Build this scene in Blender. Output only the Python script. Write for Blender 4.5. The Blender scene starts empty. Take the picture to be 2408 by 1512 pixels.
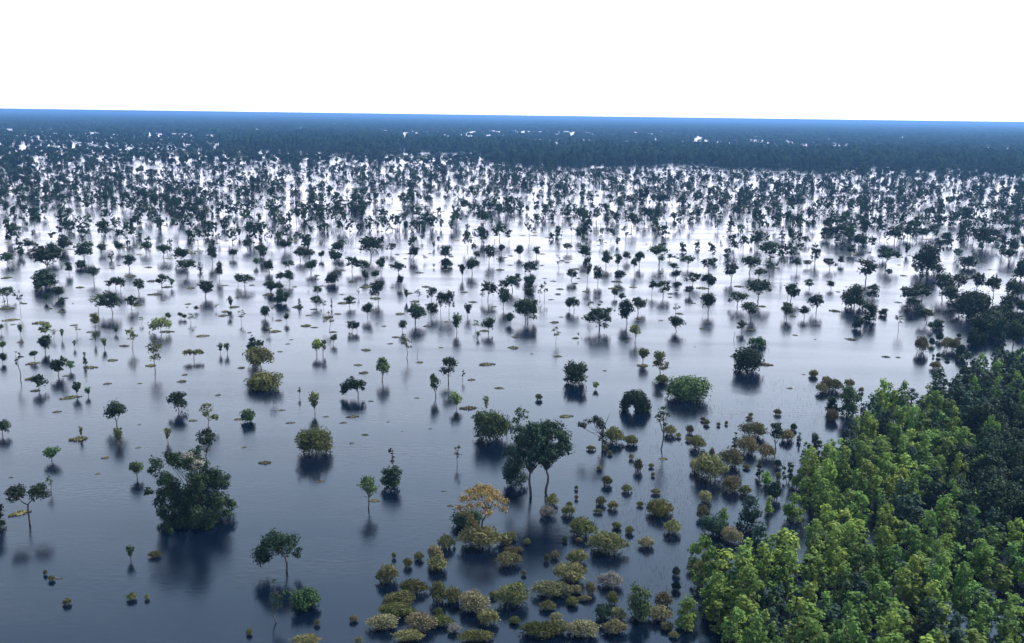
import bpy, math, random
import numpy as np
from mathutils import Matrix, Vector

# ------------------------------------------------------------------ camera, sky, sun, exposure
scene = bpy.context.scene
COL = scene.collection
H_CAM = 60.0                       # aircraft height above the flood, metres
PW, PH = 2408.0, 1512.0            # working pixel grid of the photograph
F_PX = PW * 35.0 / 36.0
PITCH = math.atan((PH / 2 - 272.0) / F_PX)
ROLL = math.radians(0.76)
_f = Vector((0, math.cos(PITCH), -math.sin(PITCH)))
_r0 = Vector((1, 0, 0)); _u0 = _r0.cross(_f)
RIGHT = _r0 * math.cos(ROLL) + _u0 * math.sin(ROLL)
UP = _u0 * math.cos(ROLL) - _r0 * math.sin(ROLL)
cam_d = bpy.data.cameras.new('camera'); cam = bpy.data.objects.new('camera', cam_d); COL.objects.link(cam)
cam_d.lens = 35.0; cam_d.sensor_width = 36.0; cam_d.clip_start = 0.5; cam_d.clip_end = 200000.0
m = Matrix((RIGHT, UP, -_f)).transposed().to_4x4(); m.translation = (0, 0, H_CAM)
cam.matrix_world = m
scene.camera = cam

SUN_EL, SUN_AZ = math.radians(50), math.radians(62)      # azimuth clockwise from the view direction (+Y)
world = bpy.data.worlds.new('World'); scene.world = world; world.use_nodes = True
wn = world.node_tree.nodes; wl = world.node_tree.links; wn.clear()
sky = wn.new('ShaderNodeTexSky'); sky.sky_type = 'NISHITA'; sky.sun_disc = False
sky.sun_elevation = SUN_EL; sky.sun_rotation = SUN_AZ
sky.altitude = 60; sky.air_density = 2.0; sky.dust_density = 0.5; sky.ozone_density = 4.0
bg = wn.new('ShaderNodeBackground'); bg.inputs['Strength'].default_value = 0.15
out = wn.new('ShaderNodeOutputWorld')
# a thin bright veil of cloud over the whole sky, with faint blue gaps
wtc = wn.new('ShaderNodeTexCoord'); wmp = wn.new('ShaderNodeMapping'); wmp.inputs['Scale'].default_value = (1.2, 1.2, 6.0)
wnz = wn.new('ShaderNodeTexNoise'); wnz.inputs['Scale'].default_value = 1.6; wnz.inputs['Detail'].default_value = 6
wmr = wn.new('ShaderNodeMapRange'); wmr.inputs['From Min'].default_value = 0.32; wmr.inputs['From Max'].default_value = 0.52
wmr.inputs['To Min'].default_value = 0.55; wmr.inputs['To Max'].default_value = 0.85
wmx = wn.new('ShaderNodeMix'); wmx.data_type = 'RGBA'; wmx.inputs[7].default_value = (8.5, 8.5, 10.3, 1)
wl.new(wtc.outputs['Generated'], wmp.inputs['Vector']); wl.new(wmp.outputs[0], wnz.inputs['Vector']); wl.new(wnz.outputs['Fac'], wmr.inputs['Value'])
wsp = wn.new('ShaderNodeSeparateXYZ'); wl.new(wtc.outputs['Generated'], wsp.inputs[0])
wel = wn.new('ShaderNodeMapRange'); wel.interpolation_type = 'SMOOTHSTEP'       # slant path through the veil: denser low down
wel.inputs['From Min'].default_value = 0.04; wel.inputs['From Max'].default_value = 0.46; wel.inputs['To Min'].default_value = 1.15; wel.inputs['To Max'].default_value = 0.09
wl.new(wsp.outputs['Z'], wel.inputs['Value'])
wmu = wn.new('ShaderNodeMath'); wmu.operation = 'MULTIPLY'; wmu.use_clamp = True
wl.new(wmr.outputs[0], wmu.inputs[0]); wl.new(wel.outputs[0], wmu.inputs[1])
wl.new(wmu.outputs[0], wmx.inputs[0]); wl.new(sky.outputs[0], wmx.inputs[6])
wl.new(wmx.outputs[2], bg.inputs['Color']); wl.new(bg.outputs[0], out.inputs['Surface'])

sun_d = bpy.data.lights.new('sun', 'SUN'); sun = bpy.data.objects.new('sun', sun_d); COL.objects.link(sun)
sun_d.energy = 5.0; sun_d.angle = math.radians(0.6); sun_d.color = (1.0, 0.95, 0.86)
sdir = Vector((math.sin(SUN_AZ) * math.cos(SUN_EL), math.cos(SUN_AZ) * math.cos(SUN_EL), math.sin(SUN_EL)))
sun.rotation_euler = sdir.to_track_quat('Z', 'Y').to_euler(); sun.location = (0, 0, 300)

vs = scene.view_settings
vs.view_transform = 'Standard'; vs.look = 'None'; vs.exposure = 1.2; vs.gamma = 1.0; vs.use_curve_mapping = False
scene.render.engine = 'CYCLES'
cy = scene.cycles
cy.use_denoising = True
cy.max_bounces = 6; cy.diffuse_bounces = 2; cy.glossy_bounces = 3; cy.transmission_bounces = 3; cy.volume_bounces = 1; cy.transparent_max_bounces = 4

# ------------------------------------------------------------------ photo pixel -> place on the water
def ray(px, py):
    return _f + RIGHT * ((px - PW / 2) / F_PX) + UP * ((PH / 2 - py) / F_PX)

def ground(px, py):
    d = ray(px, py); t = H_CAM / -d.z
    return d.x * t, d.y * t, t             # t = depth along the optical axis

def project(x, y, z):
    v = Vector((x, y, z - H_CAM)); t = v.dot(_f)
    return PW / 2 + F_PX * v.dot(RIGHT) / t, PH / 2 - F_PX * v.dot(UP) / t, t

def height_at(px, py, gx, gy):
    d = ray(px, py); g = math.hypot(gx, gy)
    return H_CAM + d.z / math.hypot(d.x, d.y) * g

def project_np(X, Y, Z=0.0):
    vx, vy, vz = X, Y, np.zeros_like(X) + Z - H_CAM
    t = vx * _f.x + vy * _f.y + vz * _f.z
    u = PW / 2 + F_PX * (vx * RIGHT.x + vy * RIGHT.y + vz * RIGHT.z) / t
    v = PH / 2 - F_PX * (vx * UP.x + vy * UP.y + vz * UP.z) / t
    return u, v, t

# ------------------------------------------------------------------ materials
def new_mat(name):
    mt = bpy.data.materials.new(name); mt.use_nodes = True
    n = mt.node_tree.nodes; n.clear()
    return mt, n, mt.node_tree.links

def leaf_mat(name, col, tip=None, var=0.35, trans=0.3, scale=0.5, tint_attr=False, spec=0.08):
    """leaf colour: noise between two natural leaf tones, a little different on every plant"""
    mt, n, l = new_mat(name)
    tip = tip or tuple(c * 1.6 for c in col)
    tc = n.new('ShaderNodeTexCoord'); nz = n.new('ShaderNodeTexNoise'); nz.inputs['Scale'].default_value = scale; nz.inputs['Detail'].default_value = 4
    geo = n.new('ShaderNodeNewGeometry')
    l.new(tc.outputs['Object'], nz.inputs['Vector'])
    rp = n.new('ShaderNodeMapRange'); rp.inputs['From Min'].default_value = 0.35; rp.inputs['From Max'].default_value = 0.68
    l.new(nz.outputs['Fac'], rp.inputs['Value'])
    av = n.new('ShaderNodeMath'); av.operation = 'MULTIPLY_ADD'; av.inputs[1].default_value = 0.55; 
    l.new(rp.outputs[0], av.inputs[0])
    rpi = n.new('ShaderNodeMath'); rpi.operation = 'MULTIPLY'; rpi.inputs[1].default_value = 0.45
    l.new(geo.outputs['Random Per Island'], rpi.inputs[0]); l.new(rpi.outputs[0], av.inputs[2])
    mx = n.new('ShaderNodeMix'); mx.data_type = 'RGBA'
    mx.inputs[6].default_value = (*col, 1); mx.inputs[7].default_value = (*tip, 1)
    l.new(av.outputs[0], mx.inputs[0])
    hsv = n.new('ShaderNodeHueSaturation')
    l.new(mx.outputs[2], hsv.inputs['Color'])
    if tint_attr:
        at = n.new('ShaderNodeAttribute'); at.attribute_name = 'plant_random'
        rnd = at.outputs['Fac']
    else:
        oi = n.new('ShaderNodeObjectInfo'); rnd = oi.outputs['Random']
    v = n.new('ShaderNodeMapRange'); v.inputs['To Min'].default_value = 1 - var; v.inputs['To Max'].default_value = 1 + var
    l.new(rnd, v.inputs['Value']); l.new(v.outputs[0], hsv.inputs['Value'])
    h2 = n.new('ShaderNodeMath'); h2.operation = 'MULTIPLY'; h2.inputs[1].default_value = 7.31
    h3 = n.new('ShaderNodeMath'); h3.operation = 'FRACT'
    l.new(rnd, h2.inputs[0]); l.new(h2.outputs[0], h3.inputs[0])
    hm = n.new('ShaderNodeMapRange'); hm.inputs['To Min'].default_value = 0.475; hm.inputs['To Max'].default_value = 0.525
    l.new(h3.outputs[0], hm.inputs['Value']); l.new(hm.outputs[0], hsv.inputs['Hue'])
    p = n.new('ShaderNodeBsdfPrincipled'); p.inputs['Roughness'].default_value = 0.7; p.inputs['Specular IOR Level'].default_value = spec
    t = n.new('ShaderNodeBsdfTranslucent'); ms = n.new('ShaderNodeMixShader'); ms.inputs[0].default_value = trans
    l.new(hsv.outputs[0], p.inputs['Base Color']); l.new(hsv.outputs[0], t.inputs['Color'])
    l.new(p.outputs[0], ms.inputs[1]); l.new(t.outputs[0], ms.inputs[2])
    o = n.new('ShaderNodeOutputMaterial'); l.new(ms.outputs[0], o.inputs['Surface'])
    return mt

def bark_mat(name, c1, c2):
    mt, n, l = new_mat(name)
    tc = n.new('ShaderNodeTexCoord'); nz = n.new('ShaderNodeTexNoise'); nz.inputs['Scale'].default_value = 2.5; nz.inputs['Detail'].default_value = 6
    mp = n.new('ShaderNodeMapping'); mp.inputs['Scale'].default_value = (3, 3, 0.6)
    l.new(tc.outputs['Object'], mp.inputs['Vector']); l.new(mp.outputs[0], nz.inputs['Vector'])
    mx = n.new('ShaderNodeMix'); mx.data_type = 'RGBA'; mx.inputs[6].default_value = (*c1, 1); mx.inputs[7].default_value = (*c2, 1)
    l.new(nz.outputs['Fac'], mx.inputs[0])
    p = n.new('ShaderNodeBsdfPrincipled'); p.inputs['Roughness'].default_value = 0.9; p.inputs['Specular IOR Level'].default_value = 0.15
    bp = n.new('ShaderNodeBump'); bp.inputs['Strength'].default_value = 0.6; bp.inputs['Distance'].default_value = 0.05
    l.new(nz.outputs['Fac'], bp.inputs['Height']); l.new(bp.outputs[0], p.inputs['Normal'])
    l.new(mx.outputs[2], p.inputs['Base Color'])
    o = n.new('ShaderNodeOutputMaterial'); l.new(p.outputs[0], o.inputs['Surface'])
    return mt

M = {
    'dark': leaf_mat('leaves_dark_green', (0.0045, 0.0105, 0.0055), (0.0170, 0.0320, 0.0120), trans=0.15),
    'teal': leaf_mat('leaves_deep_blue_green', (0.008, 0.019, 0.013), (0.020, 0.042, 0.023), trans=0.2),
    'mid': leaf_mat('leaves_mid_green', (0.015, 0.034, 0.012), (0.050, 0.080, 0.026), trans=0.2),
    'olive': leaf_mat('leaves_olive', (0.032, 0.042, 0.014), (0.090, 0.088, 0.028)),
    'pale':   leaf_mat('leaves_pale_green', (0.060, 0.085, 0.032), (0.120, 0.135, 0.050)),
    'bright': leaf_mat('leaves_bright_green', (0.032, 0.078, 0.016), (0.165, 0.225, 0.038), trans=0.35),
    'young': leaf_mat('leaves_young_thicket', (0.018, 0.050, 0.013), (0.120, 0.178, 0.032), trans=0.35, scale=0.35),
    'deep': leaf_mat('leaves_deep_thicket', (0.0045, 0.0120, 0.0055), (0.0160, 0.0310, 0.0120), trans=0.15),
    'orange': leaf_mat('leaves_rusty_orange', (0.095, 0.066, 0.028), (0.215, 0.125, 0.050), var=0.1),
    'shrub': leaf_mat('leaves_olive_shrub', (0.052, 0.060, 0.022), (0.150, 0.145, 0.058), scale=0.9),
    'tan': leaf_mat('leaves_tan_shrub', (0.080, 0.078, 0.040), (0.170, 0.155, 0.082), scale=0.9),
    'grey': leaf_mat('leaves_grey_twiggy', (0.090, 0.088, 0.075), (0.190, 0.180, 0.155), var=0.2),
    'brown': leaf_mat('leaves_brown_shrub', (0.046, 0.048, 0.020), (0.118, 0.106, 0.048), scale=0.9),
    'straw': leaf_mat('grass_straw', (0.060, 0.057, 0.026), (0.160, 0.142, 0.060), var=0.3, trans=0.2, scale=1.5),
    'far': leaf_mat('leaves_far_trees', (0.008, 0.018, 0.011), (0.022, 0.039, 0.018), tint_attr=True, scale=0.05, spec=0.0),
    'strip': leaf_mat('leaves_gallery_forest', (0.0040, 0.0095, 0.0055), (0.0090, 0.0180, 0.0090), trans=0.0, tint_attr=True, scale=0.05, spec=0.0),
    'bark':   bark_mat('bark_dark', (0.020, 0.016, 0.013), (0.060, 0.048, 0.038)),
    'bark_pale': bark_mat('bark_pale', (0.075, 0.060, 0.045), (0.150, 0.125, 0.095)),
    'char':   bark_mat('bark_charred', (0.012, 0.010, 0.009), (0.035, 0.028, 0.022)),
}

# ------------------------------------------------------------------ the flood water
def water_mat():
    mt, n, l = new_mat('flood_water')
    tc = n.new('ShaderNodeTexCoord')
    p = n.new('ShaderNodeBsdfPrincipled'); p.inputs['IOR'].default_value = 1.333
    p.inputs['Base Color'].default_value = (0.0006, 0.0022, 0.0060, 1)
    # wind lanes: long oblique patches of rougher and smoother water
    mp = n.new('ShaderNodeMapping'); mp.inputs['Rotation'].default_value = (0, 0, math.radians(24)); mp.inputs['Scale'].default_value = (0.010, 0.055, 1)
    nz = n.new('ShaderNodeTexNoise'); nz.inputs['Scale'].default_value = 1.0; nz.inputs['Detail'].default_value = 5; nz.inputs['Roughness'].default_value = 0.55
    l.new(tc.outputs['Object'], mp.inputs['Vector']); l.new(mp.outputs[0], nz.inputs['Vector'])
    mr = n.new('ShaderNodeMapRange'); mr.inputs['From Min'].default_value = 0.3; mr.inputs['From Max'].default_value = 0.7
    mr.inputs['To Min'].default_value = 0.08; mr.inputs['To Max'].default_value = 0.24
    l.new(nz.outputs['Fac'], mr.inputs['Value']); l.new(mr.outputs[0], p.inputs['Roughness'])
    w2 = n.new('ShaderNodeMapping'); w2.inputs['Rotation'].default_value = (0, 0, math.radians(20)); w2.inputs['Scale'].default_value = (0.7, 1.6, 1)
    n2 = n.new('ShaderNodeTexNoise'); n2.inputs['Scale'].default_value = 0.8; n2.inputs['Detail'].default_value = 5; n2.inputs['Roughness'].default_value = 0.65
    l.new(tc.outputs['Object'], w2.inputs['Vector']); l.new(w2.outputs[0], n2.inputs['Vector'])
    bp = n.new('ShaderNodeBump'); bp.inputs['Strength'].default_value = 0.22; bp.inputs['Distance'].default_value = 0.14
    n3 = n.new('ShaderNodeTexNoise'); n3.inputs['Scale'].default_value = 0.022; n3.inputs['Detail'].default_value = 3
    l.new(mp.outputs[0], n3.inputs['Vector']); n3.inputs['Scale'].default_value = 1.7
    st = n.new('ShaderNodeMapRange'); st.inputs['From Min'].default_value = 0.38; st.inputs['From Max'].default_value = 0.66; st.inputs['To Min'].default_value = 0.05; st.inputs['To Max'].default_value = 0.30
    l.new(n3.outputs['Fac'], st.inputs['Value']); l.new(st.outputs[0], bp.inputs['Strength'])
    l.new(n2.outputs['Fac'], bp.inputs['Height']); l.new(bp.outputs[0], p.inputs['Normal'])
    o = n.new('ShaderNodeOutputMaterial'); l.new(p.outputs[0], o.inputs['Surface'])
    return mt

def mesh_np(name, V, faces_list, mat, attr=None):
    """V (n,3); faces_list: list of int arrays (k, corners); attr: per-vertex float 'plant_random'"""
    me = bpy.data.meshes.new(name)
    V = np.asarray(V, dtype=np.float32)
    me.vertices.add(len(V)); me.vertices.foreach_set('co', V.ravel())
    idx = np.concatenate([f.ravel() for f in faces_list]).astype(np.int32)
    sizes = np.concatenate([np.full(len(f), f.shape[1], np.int32) for f in faces_list])
    starts = np.concatenate([[0], np.cumsum(sizes)[:-1]]).astype(np.int32)
    me.loops.add(len(idx)); me.loops.foreach_set('vertex_index', idx)
    me.polygons.add(len(sizes)); me.polygons.foreach_set('loop_start', starts)
    me.update(calc_edges=True)
    if attr is not None:
        a = me.attributes.new('plant_random', 'FLOAT', 'POINT'); a.data.foreach_set('value', np.asarray(attr, np.float32))
    if mat: me.materials.append(mat)
    return me

def obj(name, me, parent=None, **props):
    o = bpy.data.objects.new(name, me); COL.objects.link(o)
    if parent is not None: o.parent = parent
    for k, v in props.items():
        if v is not None: o[k] = v
    return o

S = 90000.0
water = obj('water', mesh_np('water', [(-S, -2000, 0), (S, -2000, 0), (S, S, 0), (-S, S, 0)], [np.array([[0, 1, 2, 3]])], water_mat()), kind='structure')

# ------------------------------------------------------------------ plant building
def unit(v):
    return v / (np.linalg.norm(v, axis=-1, keepdims=True) + 1e-9)

def leaves(rng, lobes, leaf, cover=1.2, aspect=1.5, up=0.35, spiky=0.0, hang=0.5, zmin=0.03, ragged=0.25):
    """leaf clumps spread through the outer volume of each lobe; lobe = (cx,cy,cz,rx,ry,rz)"""
    Vs, n0 = [], 0
    for (cx, cy, cz, rx, ry, rz) in lobes:
        area = 4 * math.pi * ((rx * ry) ** 1.6 / 3 + (rx * rz) ** 1.6 / 3 + (ry * rz) ** 1.6 / 3) ** (1 / 1.6)
        n = max(3, int(cover * area / (leaf * leaf)))
        d = unit(rng.normal(size=(n, 3)))
        keep = (d[:, 2] > -0.35) | (rng.random(n) < hang)
        d = d[keep]; n = len(d)
        R = np.array([rx, ry, rz])
        t = 1 - 0.55 * rng.random(n) ** 1.7
        # ragged outline: the lobe's radius wanders with direction
        ph = rng.random(6) * 6.28
        wob = 1 + ragged * (np.sin(3.1 * d[:, 0] + ph[0]) * np.sin(4.3 * d[:, 1] + ph[1]) + 0.6 * np.sin(6.7 * d[:, 2] + ph[2] + 5 * d[:, 0]) * np.sin(7.9 * d[:, 1] + ph[3]))
        P = np.array([cx, cy, cz]) + d * R * (t * wob)[:, None]
        nrm = unit(unit(d / R) + rng.normal(size=(n, 3)) * 0.55 + np.array([0, 0, up]))
        a = unit(np.cross(nrm, rng.normal(size=(n, 3))))
        if spiky > 0:
            s = rng.random(n) < spiky
            a[s] = unit(d[s] / R * min(rx, rz) + np.array([0, 0, 0.7]) + rng.normal(size=(s.sum(), 3)) * 0.35)
            nrm[s] = unit(np.cross(a[s], rng.normal(size=(s.sum(), 3))))
        b = np.cross(nrm, a)
        sz = leaf * (0.55 + 0.8 * rng.random(n))[:, None] * 0.5
        bend = nrm * sz * 0.35
        A, B = a * sz * math.sqrt(aspect) * 1.15, b * sz / math.sqrt(aspect) * 1.15
        q = np.stack([P - A - bend, P + B, P + A - bend, P - B], 1)
        q[:, :, 2] = np.maximum(q[:, :, 2], zmin)
        Vs.append(q.reshape(-1, 3))
    V = np.concatenate(Vs); k = len(V) // 4
    return V, np.arange(k * 4).reshape(k, 4)

def tubes(paths, sides=6):
    """paths: list of (points, radii) -> tapered limbs"""
    Vs, Fs, off = [], [], 0
    for pts, rad in paths:
        pts = np.asarray(pts, float); n = len(pts)
        tan = unit(np.gradient(pts, axis=0))
        ref = np.tile(np.array([0.3, 1.0, 0.1]), (n, 1))
        a = unit(np.cross(tan, ref)); b = np.cross(tan, a)
        ang = np.arange(sides) * 2 * math.pi / sides
        ring = (a[:, None, :] * np.cos(ang)[None, :, None] + b[:, None, :] * np.sin(ang)[None, :, None]) * np.asarray(rad)[:, None, None] + pts[:, None, :]
        Vs.append(ring.reshape(-1, 3))
        i = np.arange(n - 1)[:, None] * sides; j = np.arange(sides)[None, :]; j2 = (j + 1) % sides
        Fs.append((np.stack([i + j, i + j2, i + sides + j2, i + sides + j], -1).reshape(-1, 4) + off))
        off += n * sides
    return np.concatenate(Vs), np.concatenate(Fs)

def curve(rng, a, b, n=5, bow=0.12):
    a, b = np.asarray(a, float), np.asarray(b, float)
    t = np.linspace(0, 1, n)[:, None]; L = np.linalg.norm(b - a)
    off = rng.normal(size=3) * bow * L; off2 = rng.normal(size=3) * bow * 0.5 * L
    return a + (b - a) * t + off * np.sin(t * math.pi) + off2 * np.sin(2 * t * math.pi)

def limbs_to(rng, fork, lobes, r, lift=0.0, k=10):
    ps = []
    for L in lobes[:k]:
        p = curve(rng, fork, (L[0], L[1], L[2] + lift), 5, 0.10)
        ps.append((p, np.linspace(r, r * 0.25, 5)))
    return ps

def shape(kind, w, h, rng):
    """-> (trunk paths, lobes, leaf options) of a plant w wide and h high standing at the origin"""
    L, paths, opt = [], [], {}
    R = w / 2; tr = 0.011 * h + 0.03
    lean = rng.normal(size=2) * 0.05 * h
    if kind in 'SU':
        n = int(rng.integers(10, 16)) if kind == 'S' else 44
        cb = h * rng.uniform(0.26, 0.46) if kind == 'S' else 0.40 * h
        ex = rng.uniform(0.75, 1.2)
        for i in range(n):
            q = math.sqrt((i + 0.5) / n); an = i * 2.39996 + rng.uniform(-.4, .4)
            rad = q * R * (0.84 if kind == 'S' else 1.0)
            lr = R * (rng.uniform(0.26, 0.46) if kind == 'S' else rng.uniform(0.17, 0.27))
            lz = lr * rng.uniform(0.7, 1.1); rad *= rng.uniform(.75, 1.12)
            z = h - lz - q * q * (h - cb) * rng.uniform(0.35, 0.8) * ex - rng.uniform(0, .12) * h
            L.append((rad * math.cos(an) + lean[0], rad * math.sin(an) + lean[1], max(z, lz * .6), lr, lr, lz))
        for i in range(int(n * .8)):
            q = rng.uniform(.15, .78); an = rng.uniform(0, 6.28)
            lr = R * (rng.uniform(.26, .40) if kind == 'S' else rng.uniform(.16, .24)); z0 = cb + lr * .4
            L.append((q * R * math.cos(an) + lean[0], q * R * math.sin(an) + lean[1], rng.uniform(z0, max(z0 + .1, h * .8)), lr, lr, lr * .75))
        fork = (lean[0] * .6, lean[1] * .6, cb * 0.82)
        tk = curve(rng, (0, 0, -0.4), fork, 6, 0.05)
        paths.append((tk, np.linspace(tr * 1.5, tr * 0.9, 6))); paths += limbs_to(rng, fork, L, tr * 0.55, k=14)
        if kind == 'S': L = [l for l in L if rng.random() > .14]
        opt = dict(cover=.95, ragged=.4)
    elif kind in 'RB':
        n = int(rng.integers(12, 17)); cb = 0.20 * h if kind == 'R' else 0.02 * h
        c = (h + cb) / 2; rz = (h - cb) / 2
        for i in range(n):
            d = unit(rng.normal(size=3))
            q = rng.uniform(0.40, 0.74)
            lr = R * rng.uniform(0.34, 0.54)
            z = c + d[2] * rz * q
            L.append((d[0] * R * q + lean[0], d[1] * R * q + lean[1], max(z, lr * .45), lr, lr, min(lr * rng.uniform(0.7, 0.95), max(h - z, .25 * h))))
        if kind == 'B':
            for i in range(7):
                an = i * 0.9 + rng.uniform(0, .5); lr = R * rng.uniform(.26, .44)
                L.append((math.cos(an) * R * .62, math.sin(an) * R * .62, lr * rng.uniform(.55, 1.6), lr, lr, lr * .8))
        fork = (lean[0] * .5, lean[1] * .5, max(cb, .15 * h) * 1.05)
        paths.append((curve(rng, (0, 0, -0.4), fork, 5, 0.05), np.linspace(tr * 1.6, tr, 5))); paths += limbs_to(rng, fork, L, tr * 0.5, k=8)
        opt = dict(cover=1.1, ragged=.38)
    elif kind == 'F':
        for i in range(15):
            t = (i + rng.uniform(0, 1)) / 15; an = i * 2.4
            lr = R * (0.24 + 0.22 * t) * rng.uniform(.85, 1.2)
            z = h * (0.32 + 0.62 * t * rng.uniform(.8, 1.05)) - lr * .5
            rad = R * 0.66 * t ** .7 * rng.uniform(.3, 1)
            L.append((rad * math.cos(an), rad * math.sin(an), z, lr, lr, lr * 1.0))
        fork = (0, 0, .25 * h)
        paths.append((curve(rng, (0, 0, -.4), fork, 4, .04), np.linspace(tr * 1.2, tr * .8, 4))); paths += limbs_to(rng, fork, L, tr * .4, k=8)
        opt = dict(cover=0.9, ragged=.4)
    elif kind == 'T':
        n = int(rng.integers(7, 12))
        for i in range(n):
            an = i * 2.4 + rng.uniform(-.5, .5); q = math.sqrt(rng.uniform(0.02, 1)); t = rng.uniform(0, 1)
            lr = R * rng.uniform(.26, .44)
            L.append((R * .75 * q * math.cos(an), R * .75 * q * math.sin(an), h * (0.46 + .50 * t * (1 - .3 * q)) - lr * .4, lr, lr, lr * rng.uniform(.4, .7)))
        L.append((lean[0], lean[1], h * .95 - R * .2, R * .32, R * .32, R * .22))
        top = (lean[0], lean[1], h * .88)
        tk = curve(rng, (0, 0, -.4), top, 7, .05)
        paths.append((tk, np.linspace(tr, tr * .35, 7)))
        for l in L:
            i0 = rng.integers(3, 6); paths.append((curve(rng, tk[i0], l[:3], 4, .08), np.linspace(tr * .4, tr * .15, 4)))
        opt = dict(cover=0.6)
    elif kind == 'P':                                       # billowing young tree: several rounded leafy heads
        nh = int(rng.integers(3, 6))
        for k in range(nh):
            an = k * 2.4 + rng.uniform(-.6, .6); off = 0 if k == 0 else R * rng.uniform(.4, .8); hh = h if k == 0 else h * rng.uniform(.55, .92)
            ox, oy = off * math.cos(an), off * math.sin(an)
            hr = R * rng.uniform(.36, .5) if k == 0 else R * rng.uniform(.3, .44)
            L.append((ox, oy, hh - hr * 1.0, hr, hr, hr * 1.05))
            for i in range(4):
                a2 = rng.uniform(0, 6.28); e = hr * rng.uniform(.3, .8); lr = hr * rng.uniform(.55, .85)
                L.append((ox + e * math.cos(a2), oy + e * math.sin(a2), max(hh * (.80 - .19 * i) - lr * .3, lr * .5), lr, lr, lr * .95))
            paths.append((curve(rng, (ox * .2, oy * .2, -.4), (ox, oy, hh * .8), 6, .03), np.linspace(.05 + .005 * h, .02, 6)))
        for i in range(4):
            a2 = i * 1.57 + rng.uniform(0, 1); lr = R * rng.uniform(.3, .45)
            L.append((R * .55 * math.cos(a2), R * .55 * math.sin(a2), h * rng.uniform(.12, .4), lr, lr, lr))
        opt = dict(cover=1.2, up=0.9, ragged=.28, hang=.45, aspect=1.3)
    elif kind == 'H':                                       # shrub dome: R wide, depth handled by scale
        n = int(rng.integers(7, 12))
        L.append((0, 0, h * .46, R * .74, R * .74, h * .50))
        for i in range(n):
            an = i * 2.4 + rng.uniform(-.5, .5); q = math.sqrt((i + .8) / n)
            lr = R * rng.uniform(.26, .44); lz = min(lr, h * rng.uniform(.30, .42))
            L.append((R * .64 * q * math.cos(an), R * .64 * q * math.sin(an), max(h * (.74 - .38 * q * q) * rng.uniform(.85, 1.1), lz * .9), lr, lr, lz))
        for i in range(9):
            an = i * .7; paths.append((curve(rng, (R * .2 * math.cos(an), R * .2 * math.sin(an), -.3), (R * .6 * math.cos(an), R * .6 * math.sin(an), h * .6), 3, .1), np.array([.04, .03, .012])))
        opt = dict(cover=1.25, spiky=.45, aspect=1.8, up=.5, hang=.3)
    elif kind == 'W':                                       # two separate crown halves on a forked trunk
        for s in (-1, 1):
            for i in range(8):
                an = i * 2.4; q = math.sqrt((i + .5) / 8) * R * .42; lr = R * rng.uniform(.22, .33)
                L.append((s * R * .53 + q * math.cos(an), q * math.sin(an), h * (.80 if s > 0 else .84) - (q / R) ** 2 * h * .5 - lr * .2 + rng.uniform(-.05, .05) * h, lr, lr, lr * .85))
        fork = (0, 0, .5 * h)
        paths.append((curve(rng, (0, 0, -.4), fork, 5, .02), np.linspace(tr * 1.5, tr * 1.1, 5)))
        for s in (-1, 1):
            mid = (s * R * .42, 0, h * .72); paths.append((curve(rng, fork, mid, 5, .06), np.linspace(tr * .95, tr * .5, 5)))
            paths += limbs_to(rng, mid, [l for l in L if l[0] * s > 0], tr * .4, k=7)
        opt = dict(cover=1.15)
    elif kind == 'A':                                       # arch: crown bends over and touches the water on one side
        for i in range(15):
            t = i / 14; an = math.radians(188 - 205 * t)
            lr = R * (.26 + .20 * math.sin(t * math.pi * .9)) * rng.uniform(.85, 1.15)
            if t > .6: lr *= 1.25
            L.append((math.cos(an) * R * .62, rng.uniform(-.2, .2) * R, max(.12 * h, h * .02 + math.sin(an) * h * .60 + rng.uniform(-.04, .06) * h), lr, lr, lr * .85))
        for i in range(11): L.append((R * rng.uniform(.12, .72), R * rng.uniform(-.4, .4), h * rng.uniform(.15, .62), R * .3, R * .3, R * .28))
        fork = (R * .35, 0, h * .35)
        paths.append((curve(rng, (R * .45, 0, -.4), fork, 4, .05), np.linspace(tr * 1.6, tr, 4))); paths += limbs_to(rng, fork, L[4:], tr * .5, k=9)
        opt = dict(cover=1.3)
    elif kind == 'D':                                       # crown hanging low on one side, bowed trunk
        for i in range(13):
            q = math.sqrt((i + .5) / 13); an = i * 2.39996; lr = R * rng.uniform(.24, .36)
            L.append((q * R * .78 * math.cos(an), q * R * .6 * math.sin(an), h * .82 - q * q * h * .25 - lr * .2 - (.16 * h if i % 3 == 0 else 0), lr, lr, lr * .8))
        for i in range(6):
            lr = R * rng.uniform(.22, .32); L.append((-R * rng.uniform(.5, .82), R * rng.uniform(-.3, .3), h * rng.uniform(.22, .6), lr, lr, lr * .8))
        for i in range(3):
            lr = R * .15; L.append((R * rng.uniform(.6, .85), R * rng.uniform(-.2, .2), h * rng.uniform(.2, .45), lr, lr, lr * .6))
        tk = np.array([(R * .28, 0, -.4), (R * .30, 0, h * .18), (R * .24, 0, h * .34), (R * .05, 0, h * .48), (-R * .05, 0, h * .6)])
        paths.append((tk, np.linspace(tr * 1.5, tr * .8, 5))); paths += limbs_to(rng, tk[3], L, tr * .5, k=16)
        opt = dict(cover=1.1)
    elif kind == 'O':                                       # wide domed crown, open limbs, curved trunk
        for i in range(28):
            q = math.sqrt((i + .5) / 28); an = i * 2.39996; lr = R * rng.uniform(.14, .23)
            L.append((q * R * .84 * math.cos(an), q * R * .84 * math.sin(an), h * .95 - q * q * h * .36 - lr * .5, lr, lr, lr * .62))
        for i in range(5):
            lr = R * .13; an = rng.uniform(2, 4.5); L.append((R * .7 * math.cos(an), R * .7 * math.sin(an), h * rng.uniform(.38, .5), lr, lr, lr * .7))
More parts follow.
